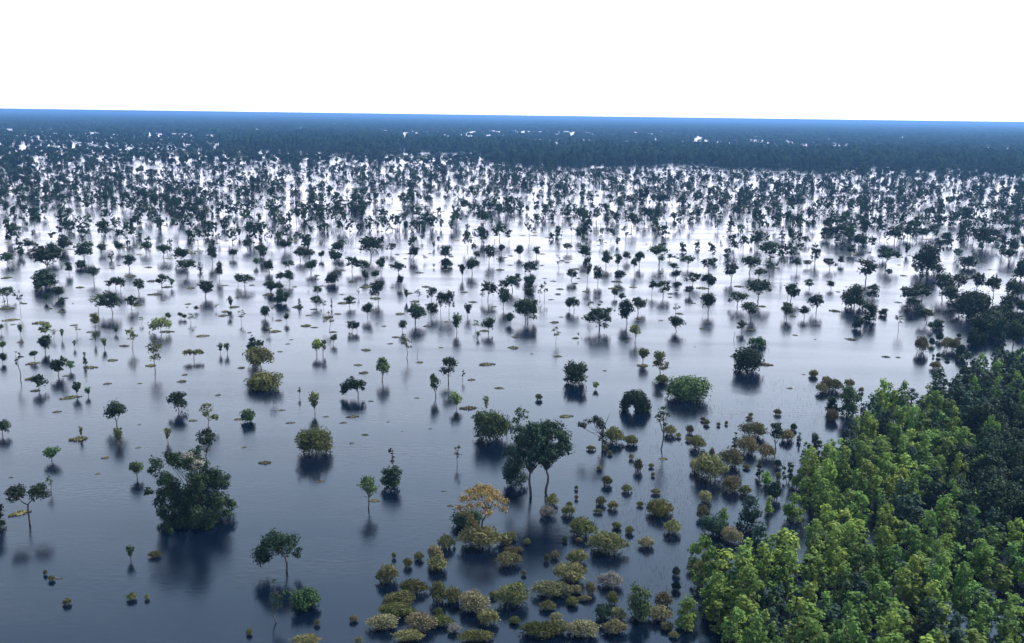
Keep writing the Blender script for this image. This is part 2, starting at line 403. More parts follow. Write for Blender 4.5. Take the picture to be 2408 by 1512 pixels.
        tk = np.array([(R * .12, 0, -.4), (0, 0, h * .18), (R * .02, 0, h * .28), (R * .16, 0, h * .42), (R * .24, 0, h * .5)])
        paths.append((tk, np.linspace(tr * 1.4, tr * .8, 5))); paths += limbs_to(rng, tk[4], L, tr * .5, k=20)
        opt = dict(cover=0.85)
    elif kind == 'L':                                       # leaning tree, crown to one side, dead spike
        for i in range(11):
            lr = R * rng.uniform(.22, .34); t = rng.uniform(0, 1)
            L.append((-R * .75 + 1.3 * R * t, R * rng.uniform(-.35, .35), h * (.55 + .2 * math.sin(t * 3) + rng.uniform(-.05, .08)), lr, lr, lr * .7))
        for i in range(4):
            L.append((R * .5 + R * rng.uniform(-.2, .25), R * rng.uniform(-.2, .2), h * rng.uniform(.06, .5), R * .2, R * .2, R * .2))
        paths.append((np.array([(R * .55, 0, -.4), (R * .52, 0, h * .3), (R * .6, 0, h * .62), (R * .95, 0, h)]), np.array([tr * 1.5, tr * 1.2, tr * .8, tr * .15])))
        paths += limbs_to(rng, (R * .52, 0, h * .35), L, tr * .5, k=11)
        opt = dict(cover=0.9)
    elif kind == 'M':                                       # massive many-headed tree, foliage down to the water
        heads = [(-.62, .74, .26), (-.3, .82, .30), (.02, .80, .32), (.3, .70, .32), (.18, .93, .16), (-.85, .62, .17), (-.35, .5, .34), (.1, .48, .38), (.5, .5, .36), (.78, .42, .26), (-.2, .22, .36), (.2, .20, .40), (.6, .2, .36), (-.55, .3, .26), (-.6, .08, .24), (.85, .15, .22), (.0, .06, .3), (.45, .05, .3), (-.3, .05, .3)]
        for (x, z, s) in heads:
            for k in range(6):
                lr = R * s * rng.uniform(.42, .66)
                yy = rng.uniform(-.75, .6)
                L.append((1.12 * R * x * (1 - .25 * abs(yy)) + R * rng.uniform(-.15, .15), R * yy, max(h * z * (1 - .25 * abs(yy)) + R * rng.uniform(-.1, .1), lr * .4), lr, lr, lr * .8))
        fork = (R * .1, 0, h * .2)
        paths.append((curve(rng, (R * .1, 0, -.4), fork, 4, .03), np.linspace(tr * 2.2, tr * 1.5, 4))); paths += limbs_to(rng, fork, L, tr * .5, k=25)
        opt = dict(cover=1.2)
    elif kind == 'C':                                       # thin column with two leafy knots
        for (z, s) in ((.93, .75), (.72, .4), (.55, .6), (.62, .3), (.85, .4)):
            lr = R * s; L.append((R * rng.uniform(-.5, .3), R * rng.uniform(-.3, .3), h * z, lr, lr, lr * .9))
        paths.append((curve(rng, (0, 0, -.4), (0, 0, h * .92), 7, .02), np.linspace(tr * 1.2, tr * .5, 7)))
        opt = dict(cover=.9)
    elif kind == 'N':                                       # bare snag
        tk = curve(rng, (0, 0, -.4), (w * .15, 0, h), 6, .04)
        paths.append((tk, np.linspace(tr * 1.4, tr * .3, 6)))
        for i in (2, 3, 4):
            paths.append((curve(rng, tk[i], tk[i] + np.array([rng.uniform(-1, 1) * w * .5, rng.uniform(-.5, .5) * w * .5, h * .2]), 4, .1), np.linspace(tr * .5, tr * .12, 4)))
    return paths, L, opt

CAT = {'H': ('shrub', 'shrub', 'stems', 'foliage'), 'N': ('dead_tree', 'dead tree', 'trunk', None)}

def plant_meshes(kind, w, h, leaf, mat, seed, bark='bark', cover=None):
    rng = np.random.default_rng(seed)
    paths, L, opt = shape(kind, w, h, rng)
    if cover: opt['cover'] = cover
    tv, tf = tubes(paths, 5 if leaf > .3 else 7)
    trunk = mesh_np('trunk', tv, [tf], M[bark])
    crown = None
    if L:
        # height of the real crown is trimmed to h
        v, f = leaves(rng, L, leaf, **opt)
        top = np.quantile(v[:, 2], .995)
        if kind not in 'LN': v[:, 2] *= min(1.25, h / top)
        crown = mesh_np('crown', v, [f], M[mat])
    return trunk, crown

ID = [0]
def plant(name, label, cat, group, loc, rz, scale, trunk, crown, tname='trunk', cname='crown'):
    root = bpy.data.objects.new(name, None); COL.objects.link(root)
    root.empty_display_size = 0.5
    root.location = loc; root.rotation_euler = (0, 0, rz); root.scale = scale
    root['label'] = label; root['category'] = cat
    if group: root['group'] = group
    obj(tname, trunk, root)
    if crown: obj(cname, crown, root)
    return root

# ------------------------------------------------------------------ what stands where: read off enlarged pieces of the photograph
# piece: left, top (photo px), photo px per piece px;   rows: x, y of the foot, y of the top, width, form, leaf [| name | label]
PIECE = {'a': (0, 1350, .3968), 'b': (0, 1850, .3904), 'c': (900, 1350, .3968), 'd': (900, 1850, .3904), 'e': (1640, 1400, .3638),
         'f': (1300, 1800, .4153), 'g': (2200, 1400, .636), 'h': (2861, 1150, .8015), 'i': (0, 900, .4153), 'j': (950, 900, .4153),
         'k': (1900, 900, .4153), 'l': (2761, 850, .4153)}

def rows(txt):
    for line in txt.strip().split('\n'):
        head, *rest = [s.strip() for s in line.split('|')]
        f = head.split()
        if not f: continue
        ox, oy, s = PIECE[f[0]]; s2 = s / 1.5619
        x = ox / 1.5619 + float(f[1]) * s2; yb = oy / 1.5619 + float(f[2]) * s2; yt = oy / 1.5619 + float(f[3]) * s2
        yield f[0], x, yb, yt, float(f[4]) * s2, f[5], f[6], rest

SPECIAL = '''
a 1770 1500 780 760 M dark | tree | massive many-headed dark green tree with its foliage reaching the water
a 275 1450 1085 340 W dark | tree | dark tree whose forked trunk carries two separate crown halves
a 1080 550 305 200 R dark | tree | dark round tree on a stout trunk just behind a pale funnel-shaped sapling
a 1655 400 225 200 S dark | tree | dark domed tree with one low branch touching the water on one side
a 1930 560 335 200 T olive | tree | sparse olive tree on a thin trunk right behind a dark long-trunked tree
a 1905 870 565 185 S dark | tree | dark tree on a long bent trunk in front of a sparse olive one
a 483 860 730 140 R mid | tree | small round tree above a thin sparse sapling in open water
a 470 1150 995 85 T mid | tree | thin sparse sapling between a small round tree and the forked tree
a 1270 1025 870 145 R mid | tree | small rounded tree beside the massive many-headed tree
a 1100 710 560 140 F pale | tree | pale green funnel-shaped sapling in the mirror image of a dark round tree
a 1555 685 560 90 F pale | tree | narrow pale sapling standing alone between two dark trees' reflections
a 755 650 545 55 F olive | tree | tiny olive sapling growing from a flat straw-coloured mat
a 2290 510 385 140 B mid | tree | low rounded bushy tree with a straw mat beside it in open water
a 20 620 485 170 S dark | tree | dark spreading tree half cut off by the photograph's edge
b -25 250 -20 190 B dark | tree | dark leafy tree mostly cut off by the photograph's edge
a 715 260 130 105 F dark | tree | small dark tree with two upright tufts rising beside a long straw mat
a 818 265 180 65 F mid | tree | little funnel-shaped sapling next to a small dark tufted tree
a 360 210 65 140 S dark | tree | dark spreading tree leaning over a straw mat near smaller tufted trees
b 1230 530 395 100 F mid | tree | small bushy sapling in front of the massive many-headed tree
c 190 215 60 330 B olive | tree | broad olive bushy tree at the foot of a three-tier clump
c 262 300 150 90 T mid | tree | thin-stemmed sapling leaning out of the three-tier clump
c 505 270 180 35 T mid | tree | tiny wisp of a sapling between the three-tier clump and a pale sapling
c 645 420 220 140 F pale | tree | pale green sapling with an upswept crown on a thin stem
c 1010 265 100 250 D dark | tree | dark arching tree with one side of its crown dipping into the water
c 1765 270 60 100 R mid | tree | small round crown on a tall thin stem near a dark round tree
c 2020 120 20 45 T olive | tree | slim olive sapling right beside a dark round tree
c 1955 380 225 145 F pale | tree | pale yellowish fan-shaped sapling beside a straw mat with a sprout
c 2230 410 265 85 F pale | tree | small pale fan-shaped sapling above the green bushy clump
c 665 815 535 330 B olive | tree | olive tinged bushy tree with a leafy lobe hanging out on one side
c 1368 1020 750 75 C dark | tree | thin dark column of a tree with leafy knots behind a bush
c 1350 1130 930 200 B dark | tree | dark bushy tree on several stems in front of a thin columnar tree
c 1145 1300 1015 190 S mid | tree | small flat-topped tree on a long thin curving trunk
c 1965 900 720 90 T mid | tree | spindly sapling with a few leaf tufts in open water
e 850 1170 415 480 U teal | tree | tall grey-green umbrella tree on a slim trunk, one of a touching pair
e 1015 1150 420 520 U teal | tree | tall umbrella tree on a thick dark trunk, one of a touching pair
e 700 1070 790 270 B teal | tree | dark leafy bush-like tree beside the pair of umbrella trees
f 1130 400 -40 520 O orange | tree | rusty orange crowned tree with a curved dark trunk
f 1000 345 195 260 B teal | tree | dark blue-green bush growing against the rusty orange tree's trunk
e 440 610 300 400 B mid | tree | broad green bushy tree beside a charred dead trunk
e 608 510 330 50 N char | dead_tree | charred bare trunk between a green bush and a sparse leafy tree
e 740 520 265 210 T mid | tree | sparse light leafy tree right behind the pair of umbrella trees
e 1480 690 310 340 L dark | tree | leaning dark tree with a bare dead spike above its crown
e 1890 320 100 310 A dark | tree | dark arched tree with a gap of bright water under its crown
e 2160 680 230 210 T dark | tree | tall slender dark tree with layered tufts and a straight bare stem
e 1505 80 5 80 F pale | tree | tiny pale fan-shaped sapling near a two-tier dark tree
g 505 115 -25 255 B mid | tree | big rounded green bush tree mirrored behind the slender dark tree
d 325 640 260 460 D dark | tree | dark broad tree with a bowed trunk and a crown drooping on one side
d 315 1120 730 220 T dark | tree | thin dark tree standing in front of the broad drooping tree
d 570 1010 810 290 B mid | tree | grey-green leafy bush tree near the thin dark foreground tree
i 2265 1000 805 135 R dark | tree | dark slender top tree of the three-tier clump
i 2310 1095 905 250 R olive | tree | olive round tree in the middle of the three-tier clump
j 1095 1200 1000 140 R mid | tree | green round-headed tree on a straight trunk with open water all around
j 1680 1215 990 150 R dark | tree | dark egg-shaped leafy tree on a short trunk beside a slim olive sapling
j 1300 1000 780 130 T olive | tree | tall olive tree on a long bare stem near a broken snag
j 1405 990 925 20 N char | dead_tree | short broken dark snag near a tall thin-stemmed olive tree
j 515 970 835 110 R bright | tree | fresh green small tree paired with a duller twin in open water
j 565 970 835 60 R mid | tree | duller small tree paired with a fresh green one
k 510 1235 1035 215 B dark | tree | dark two-tier bushy tree with a straw-coloured top tuft
k 1045 850 700 110 R pale | tree | light green round tree, brighter than all its neighbours
k 1110 1040 910 110 R olive | tree | brownish sparse round tree above a golden mat
k 1265 1150 940 150 S olive | tree | upright olive tree on a pale thin trunk behind a big green bush
k 1280 1225 1150 130 B olive | shrub | low olive bush at the foot of a pale-trunked upright tree
k 2030 1130 915 275 B dark | tree | large dark bushy tree with a ragged leafy side and a golden mat
k 2130 890 815 170 S mid | tree | low flat green tree behind a large dark bushy one
k 1915 830 760 25 N char | dead_tree | dark bare stump standing alone in smooth open water
i 1170 915 720 150 T pale | tree | sparse pale tree with loose leaf tufts beside a straw mat
i 1430 775 640 195 S pale | tree | broad pale green tree group with several stems and a straw mat
i 1375 1110 840 170 T olive | tree | wide thin crown on a very long thin stem beside a straw mat
i 1715 1010 920 165 W olive | tree | small olive tree with two crown halves on a short forked trunk
i 400 800 690 110 R pale | tree | yellow-green tree top rising behind a darker round tree
i 395 950 800 125 R dark | tree | dark round tree in front of a yellow-green tree top
i 755 1060 945 60 P dark | tree | dark narrow tree leaning sideways on a crooked stem
i 180 1190 935 85 T dark | tree | tiered dark tree on a tall pole-thin stem
i 520 1155 985 155 R dark | tree | dark rounded tree with a stout trunk beside two smaller trees
i 1000 600 415 195 R dark | tree | dense dark round tree on a thick trunk beside a sparse wide one
i 870 600 430 170 T mid | tree | sparse wide-branched tree touching a dense dark round tree
g 240 1385 1190 155 B mid | tree | broad dark green leafy bush tree beside brown shrubs
g 510 1415 1240 170 P bright | tree | bright green leafy tree at the thicket's edge beside a channel of water
g 845 860 660 140 B teal | tree | dark conical leafy tree among shrubs at the thicket's edge
g 1015 400 240 85 R dark | tree | dark round-headed tree standing among long olive shrubs
g 785 392 295 45 P dark | tree | narrow dark upright sapling standing alone beside long olive shrubs
g 1095 585 465 75 P dark | tree | dark spindle-shaped tree just off the thicket's edge
g 925 560 455 60 P dark | tree | narrow dark tree with a bright green sapling at its foot
g 970 600 520 70 P bright | tree | bright green sapling at the foot of a narrow dark tree
g 720 810 730 65 P bright | tree | bright green sapling growing out of a dark leafy bush
g 660 895 780 160 B teal | tree | wide dark leafy bush behind a tan shrub at the thicket's edge
l 1560 380 115 290 B dark | tree | very large dark many-lobed tree standing apart in bright water
l 1900 770 520 370 B dark | tree | massive dark low tree at the corner of the far thicket
l 910 680 470 205 B dark | tree | big dark egg-shaped bushy tree touching a smaller one
l 1035 800 635 140 B dark | tree | dark bushy tree leaning against a big egg-shaped one
l 345 620 460 140 S dark | tree | dark dome of foliage on several thin stems
l 565 715 550 175 S dark | tree | dark wide-crowned tree with a short stout trunk beside small trees
'''

TREES = {
'i': '''65 170 75 120 S mid;190 110 35 70 R dark;280 95 30 40 T olive;460 135 0 140 R dark;400 250 110 270 S dark;400 385 230 200 B dark;610 260 150 70 R dark;740 135 20 150 R dark;720 210 150 90 B dark;
985 135 40 50 P dark;900 75 10 80 R dark;830 325 185 110 S dark;965 385 310 70 R dark;1070 415 280 75 S dark;1025 385 285 90 S dark;1145 215 80 115 R dark;1230 425 300 105 R dark;1440 115 20 130 S dark;1600 155 30 130 R dark;1650 260 140 150 S dark;
1775 235 150 60 P dark;1880 165 0 90 R dark;1945 305 145 70 R dark;2060 115 35 80 R dark;2190 45 -30 90 R dark;1755 95 30 60 T mid;2165 375 270 130 S dark;2105 355 250 60 S dark;2265 185 110 50 R mid;2380 255 130 80 R dark;2395 425 320 90 R dark;
1820 460 320 140 R dark;1520 375 290 60 F mid;1430 375 255 110 S dark;1160 565 440 100 S dark;515 475 380 100 R dark;345 415 370 80 R dark;410 505 420 60 F dark;550 545 460 50 R dark;65 490 400 130 S dark;185 600 395 60 T dark;45 630 470 40 T mid;
185 800 695 50 F mid;475 830 740 55 T olive;550 830 740 45 F mid;685 790 700 60 T olive;660 910 840 40 F mid;845 725 600 85 R olive;845 870 770 35 F mid;1025 785 725 50 F mid;925 915 820 65 F mid;1250 695 630 50 T mid;1495 655 595 50 R mid;
1695 690 600 80 T mid;1735 585 545 45 R dark;1635 655 620 40 R dark;1600 645 610 50 R mid;1950 960 865 60 F mid;2010 960 865 60 F mid;2040 565 450 55 F dark;1920 575 510 50 T mid;2030 645 590 50 F mid;2140 690 570 70 T mid;2345 630 540 80 R dark;
310 1020 935 70 R mid;625 1110 1020 85 R mid;25 930 845 60 R mid;20 1045 955 60 R dark;15 770 690 50 R mid;1050 60 -10 90 R dark;1290 70 -5 110 S dark;2300 90 10 90 R dark;560 60 -20 120 R dark;250 40 -40 80 R dark''',
'j': '''45 135 20 80 S dark;95 235 140 75 R dark;270 215 135 90 S dark;185 335 240 110 S dark;275 345 220 80 R dark;465 245 165 110 R dark;645 350 240 105 B dark;680 175 40 130 R dark;370 135 40 110 R dark;450 125 50 100 S dark;555 125 50 60 R dark;
825 235 100 110 S dark;915 235 170 115 S dark;945 315 220 60 R dark;1085 245 100 90 R dark;990 105 0 200 S dark;1240 275 140 130 S dark;1250 375 260 60 R dark;1030 305 240 80 R dark;1060 495 310 120 S dark;1370 135 0 90 R dark;1470 145 85 45 T dark;
1655 135 0 110 R dark;1665 195 130 90 B dark;1550 200 165 25 F dark;1800 295 165 65 F dark;1890 255 120 115 R dark;2040 155 0 100 R dark;2125 185 105 60 T dark;1930 125 50 60 R dark;2305 105 0 70 R dark;2400 235 150 80 R dark;2290 315 270 60 R dark;2240 405 300 150 S dark;
2160 405 310 90 S dark;2160 555 380 110 R dark;2030 485 320 120 S dark;1980 495 400 60 T dark;2360 670 480 190 S dark;2385 455 270 80 R dark;1530 500 370 90 S dark;1610 605 410 80 S dark;1685 605 405 90 S dark;1525 635 510 90 S dark;1410 510 390 65 T dark;1305 490 380 50 F dark;
1385 690 545 160 R dark;1850 635 520 85 F dark;1750 775 610 110 F mid;2225 695 595 75 R dark;2035 775 645 110 R dark;1925 755 660 80 T mid;1940 825 775 50 F mid;1275 765 665 75 R dark;965 645 510 90 R dark;800 545 445 95 S dark;825 765 670 90 S dark;870 765 680 60 S dark;
880 460 380 35 T mid;510 545 450 90 S dark;580 575 485 60 T mid;645 565 465 20 P dark;625 745 590 90 T olive;660 875 790 65 R mid;250 685 600 50 R dark;60 665 540 80 R dark;120 605 535 25 T dark;90 785 700 60 T pale;195 520 395 120 B dark;105 405 320 100 S dark;
190 425 330 110 S dark;360 550 470 35 P dark;520 445 360 75 S dark;510 345 280 70 T dark;440 385 345 20 T mid;700 85 -20 120 R dark;230 60 -30 110 R dark;1170 70 -20 80 S dark;2150 80 -10 60 R dark''',
'k': '''1890 320 155 120 R dark;2050 250 100 160 S dark;2240 145 0 180 S dark;2235 275 120 160 T dark;2130 305 200 120 S dark;2120 495 300 190 S dark;2060 660 550 170 S dark;1990 775 665 80 S dark;1685 600 420 130 R dark;1690 405 250 110 R dark;1690 230 115 110 S dark;
1550 360 250 130 S dark;1520 445 365 80 R dark;1405 605 540 75 T dark;1400 765 635 150 S dark;1510 195 90 105 S dark;1400 305 215 80 R dark;1415 395 320 65 R dark;1290 455 315 130 S dark;1190 435 305 75 S dark;1270 310 240 50 T dark;1065 600 465 150 S dark;970 695 480 130 R dark;
920 490 430 60 R dark;730 745 585 220 S dark;460 575 465 70 R dark;500 585 460 100 S dark;640 625 475 60 T dark;730 575 485 60 T dark;340 865 715 70 T pale;540 825 770 30 T mid;95 675 480 180 S dark;105 475 420 90 R dark;115 285 140 120 S dark;110 385 270 110 R dark;
200 485 360 50 T dark;240 485 320 70 T dark;375 205 105 70 T dark;480 315 210 90 R dark;620 315 100 75 S dark;715 345 185 80 R dark;780 195 50 100 R dark;890 205 70 70 R dark;905 325 240 100 R dark;860 465 385 60 R dark;970 145 65 80 R dark;1035 245 105 60 S dark;
1080 185 50 70 R dark;1250 175 0 160 R mid;600 135 0 120 R dark;170 105 10 70 R dark;25 105 0 60 R dark;2370 625 500 90 T mid;2390 475 340 75 S dark;1945 545 475 150 S dark;1860 90 30 60 R dark;1840 130 85 50 R dark;1750 165 110 50 R dark;1730 110 60 45 T dark;
1405 155 75 60 T dark;1345 130 85 50 R dark;1380 220 160 60 R dark;440 60 -20 70 S dark;1600 90 20 25 T dark;1475 70 30 35 F dark;1800 60 -40 30 T dark''',
'l': '''155 205 90 130 S dark;265 370 140 35 T dark;400 345 230 90 S dark;490 315 255 70 S dark;480 115 40 70 S dark;560 290 145 75 S dark;690 335 240 110 S dark;790 295 215 65 R dark;870 205 130 80 R dark;785 85 -60 170 S dark;945 140 20 100 R dark;1165 240 120 80 R dark;
1025 230 155 50 T dark;1185 310 220 190 S dark;1210 395 330 60 R dark;1010 440 240 160 R dark;1915 325 230 130 B dark;1720 75 20 75 B dark;2040 135 0 160 R dark;2275 275 205 140 S dark;2375 430 240 120 B dark;1260 85 -20 130 R dark;1510 65 -30 90 R dark;2230 105 30 50 R dark;
1680 580 370 180 S dark;1820 550 370 140 S dark;1990 530 365 120 R dark;2130 610 380 130 S dark;2320 575 420 140 B dark;1500 610 455 140 R dark;1380 620 500 120 R dark;1440 650 540 200 S dark;2040 745 560 130 B dark;2385 710 600 90 B dark;305 770 625 105 R mid;465 765 685 100 R dark;
510 510 430 85 R mid;700 510 455 70 R dark;930 865 745 80 B dark;1085 565 480 110 S dark;1070 615 545 110 S dark;1160 745 680 70 B dark;1300 885 700 90 T dark;1545 810 695 140 S dark;1580 880 800 60 R dark;1645 860 780 100 B dark;1420 705 580 130 S dark;2310 1010 780 150 R dark;
2050 920 730 200 B dark;2160 960 760 150 B dark;1960 1010 860 110 B dark;2040 1000 890 80 B dark;2230 900 800 110 B dark;60 140 0 80 R dark;640 60 -20 90 R dark;340 60 -40 60 R dark;1380 60 -60 90 R dark;1600 40 -60 80 R dark;2160 80 -20 90 R dark;2320 60 -40 70 S dark;2400 150 40 70 R dark;1905 90 10 70 T dark;2210 830 640 170 B dark;2320 860 700 150 B dark;2400 910 760 130 B dark;2120 850 680 190 B dark;2250 700 560 120 B dark;1760 640 480 150 R dark'''}

SHRUBS = '''
b 1460 515 470 130 olive
b 485 742 700 65 olive
b 427 678 652 40 olive
b 635 970 910 80 shrub
b 1240 925 865 100 shrub
b 1385 910 882 52 shrub
e 930 200 150 75 olive
e 1690 650 530 200 olive
e 1860 660 600 130 olive
e 2250 560 500 140 shrub
e 2340 575 535 60 shrub
e 1455 705 675 90 shrub
e 1595 708 670 70 olive
e 1645 755 715 60 olive
e 1865 795 750 55 tan
e 1545 905 870 55 shrub
e 1935 925 830 100 olive
e 2065 880 850 55 tan
e 2085 968 945 40 shrub
e 1615 1075 990 115 olive
e 1815 1135 1070 100 shrub
e 1310 1103 1080 40 shrub
e 2110 1155 1110 90 tan
e 1555 1270 1200 115 olive
e 1680 1315 1240 110 shrub
e 1310 1200 1170 40 tan
e 1530 1342 1315 100 shrub
e 1955 1270 1240 80 olive
e 2155 1365 1275 260 olive
e 1720 1495 1450 95 olive
e 1075 1185 1155 70 shrub
e 1060 1275 1200 140 shrub
e 1010 1385 1310 170 grey
e 1230 1385 1290 140 shrub
e 1240 1275 1235 60 olive
e 1320 1510 1465 150 olive
d 1350 785 630 200 shrub
d 1530 615 540 90 olive
d 1635 550 480 100 olive
d 1785 570 440 150 tan
d 1810 670 530 190 shrub
d 1400 525 480 45 olive
d 1890 450 335 150 shrub
d 2220 470 300 400 shrub
d 1020 1125 1075 90 tan
d 680 1150 1130 60 shrub
d 40 1245 1205 65 olive
d 1580 880 770 260 olive
d 1820 960 800 170 olive
d 1450 1010 880 300 shrub
d 1420 1100 985 330 olive
d 1300 1220 1090 270 tan
d 1640 1240 1090 260 tan
d 1960 970 840 180 shrub
d 1840 1180 1090 230 olive
d 1820 1090 1010 110 olive
d 2140 1070 900 250 tan
d 2290 1190 1050 200 shrub
d 1960 1240 1160 130 grey
d 2170 1330 1225 300 olive
d 570 1360 1265 260 shrub
d 1070 1325 1282 70 shrub
d 2330 905 850 80 olive
f 1390 455 385 95 brown
f 1330 510 430 130 olive
f 1380 600 530 130 brown
f 1455 560 525 80 brown
f 1360 700 600 200 brown
f 1530 495 450 70 olive
f 2020 440 320 230 olive
f 2240 600 450 320 shrub
f 1980 680 580 180 shrub
f 1900 850 710 280 shrub
f 1740 980 860 340 tan
f 1960 940 870 120 tan
f 2090 945 850 100 tan
f 2040 995 950 110 tan
f 1710 1085 1010 160 shrub
f 1785 1155 1105 110 tan
f 1930 1045 970 100 olive
f 2270 890 780 200 grey
f 2280 1035 940 100 olive
f 1400 1075 900 300 shrub
f 1640 1330 1210 330 olive
f 1800 1310 1190 200 shrub
f 2020 1340 1200 270 tan
f 2200 1180 1050 160 teal
f 2330 1180 1080 160 tan
f 2300 1310 1190 210 tan
f 1700 645 590 55 olive
f 1775 625 560 80 brown
f 1500 765 740 50 olive
f 1865 470 430 50 teal
f 1990 475 440 60 shrub
f 1420 1200 1140 110 olive
f 480 1360 1270 260 shrub
g 525 308 270 50 olive
g 515 352 330 35 shrub
g 565 405 345 98 olive
g 620 258 238 42 olive
g 690 262 246 26 olive
g 735 253 240 22 olive
g 600 234 215 30 olive
g 875 208 194 30 olive
g 1030 198 180 42 olive
g 865 224 213 36 brown
g 895 335 285 165 brown
g 1080 355 310 85 brown
g 885 373 335 42 brown
g 860 435 375 130 brown
g 960 455 400 100 brown
g 1125 288 260 36 teal
g 650 440 400 36 olive
g 615 490 445 56 olive
g 555 530 475 68 tan
g 635 598 495 195 shrub
g 765 518 430 142 brown
g 850 512 495 42 brown
g 1030 505 470 42 teal
g 1035 580 520 36 pale
g 1140 628 555 56 bright
g 1160 545 520 36 teal
g 765 658 580 122 brown
g 845 668 630 72 shrub
g 612 715 655 82 tan
g 600 808 745 76 brown
g 755 952 885 122 tan
g 890 898 878 32 olive
g 420 900 825 106 shrub
g 270 975 925 88 tan
g 100 865 833 56 olive
g 175 890 855 56 olive
g 345 798 728 150 olive
g 560 1120 1060 112 brown
g 445 1132 1090 46 teal
g 445 1220 1175 52 teal
g 370 1320 1250 102 brown
g 350 1410 1330 122 tan
g 390 1450 1405 82 brown
g 430 1490 1462 56 shrub
g 690 1065 975 110 teal
g 1190 655 605 42 bright
g 1010 698 620 82 teal
l 1495 1085 965 122 brown
l 1590 1015 950 52 teal
l 1660 975 910 66 teal
l 1720 1058 978 112 brown
l 1790 1066 985 92 brown
l 1850 1125 1040 92 teal
l 1620 1226 1180 92 brown
l 1830 942 915 42 teal
l 1650 1120 1090 42 teal
l 1730 1150 1128 42 teal
l 1605 1115 1096 22 teal
h 215 326 310 45 brown
h 260 324 314 22 brown
h 240 362 335 105 brown
h 195 372 348 60 brown
h 375 366 348 26 brown
h 320 342 325 52 brown
h 240 502 458 62 brown
h 158 296 272 42 shrub
h 165 583 562 28 brown
h 65 535 515 26 teal
l 545 1292 1250 72 straw
'''

MATS = {  # flat straw-coloured grass mats: x, y, width
'a': '290 105 90;330 215 80;655 278 160;995 150 60;1295 148 40;1685 130 80;1710 68 50;530 410 65;2020 255 50;2210 480 90;730 665 150;1290 528 30;1780 492 70;975 835 65;1280 742 40;905 985 45;2260 738 45;180 1350 160;100 1018 35',
'b': '560 705 60',
'c': '1100 50 80;340 395 60;750 455 45;995 455 95;420 512 70;910 512 60;1165 312 45;1590 282 40;2070 378 150;2095 115 60;2345 190 60;1325 503 30;1115 623 60;1715 568 35;985 700 40;1455 590 20;185 883 110;1195 1232 90;1840 1145 40;1900 1280 50;700 1055 60',
'e': '535 70 85;1200 357 130;2190 785 90',
'i': '710 375 60;1345 320 70;1370 437 110;1480 372 80;1685 383 70;1210 533 70;1665 522 50;1990 590 60;2065 550 80;1975 625 70;2095 467 40;2230 355 40;1990 357 50;1155 275 90;1315 198 60;990 205 50;60 290 80;65 562 130;95 663 120;210 518 60;115 703 40;440 562 50;545 592 60;580 470 50;990 1020 75;805 1083 95;1335 1068 85;1635 1147 45;1100 893 80;1785 805 100;790 770 50;810 833 40;2205 775 40;2135 1087 60;280 1185 90;285 1048 95;175 860 50;580 1157 50;360 690 110;650 710 60;1480 767 100;1445 490 35;1655 550 25;1785 535 30;645 517 20;1690 72 60;1080 22 50;1050 180 40;130 300 20',
'j': '1420 245 60;820 325 50;735 225 60;520 268 40;950 372 90;1480 370 70;1180 378 30;1020 438 50;1035 473 90;745 515 95;735 438 40;350 550 90;490 568 60;1385 500 80;1245 610 70;1895 505 70;1820 418 60;1330 428 60;700 610 60;615 640 70;440 623 50;175 668 60;420 715 80;495 730 60;145 765 90;660 770 60;1490 718 60;1110 718 40;1215 815 60;2000 760 70;2265 815 60;2255 910 90;1610 907 35;1165 873 50;950 930 80;1425 1038 60;880 1062 70;940 1132 60;190 943 40;260 875 40;290 837 30;2010 1057 130;2085 545 40;2025 267 40;2135 220 60;2170 112 50;2230 97 40;1700 103 40;1515 75 30;90 440 90;320 370 40;560 362 40;1660 220 50;1225 85 40;1660 678 40;1050 697 20;1885 1190 50',
'k': '245 295 35;320 320 45;380 390 55;360 435 50;300 483 45;390 637 40;330 685 80;515 340 45;605 412 50;1025 375 55;880 325 80;860 385 90;440 155 50;520 212 70;540 295 40;790 262 40;750 293 40;1355 432 45;1350 462 40;1410 400 40;1435 608 60;750 565 50;960 848 40;515 825 60;1270 668 40;1635 740 40;1070 650 40;1640 382 90;1960 367 70;2170 545 50;2070 748 60;1540 513 60;2025 448 50;1110 1068 90;360 985 60;130 963 30;775 1112 35;1570 900 20;1325 890 15;2200 1062 85',
'l': '880 957 95;1190 1110 60;1295 1115 40;460 1265 30;560 955 25;385 918 40;560 850 25;765 535 40;1345 392 50;1295 628 55;835 490 20;740 705 90;370 752 50;95 663 55;120 1178 110',
'h': '50 345 26'}

COLOUR = {'dark': 'dark green', 'mid': 'green', 'olive': 'olive', 'pale': 'pale green', 'bright': 'bright green', 'teal': 'deep green', 'shrub': 'yellow-olive', 'tan': 'tan', 'grey': 'grey twiggy', 'brown': 'brownish', 'straw': 'golden'}
FORM = {'S': 'flat-topped spreading tree', 'R': 'round-crowned tree', 'B': 'low-leafed bushy tree', 'T': 'thin-stemmed tufted tree', 'F': 'funnel-shaped sapling', 'P': 'narrow upright tree'}
BARK = {'pale': 'bark_pale', 'orange': 'bark', 'olive': 'bark'}

def leaf_for(t):                       # leaf clump size that stays near 1.5 picture pixels
    return max(0.20, 1.55 * t / (F_PX / 2.3516))

def back(gx, gy, d):                   # d metres further from the camera along the ground
    g = math.hypot(gx, gy); k = (g + d) / g
    return gx * k, gy * k

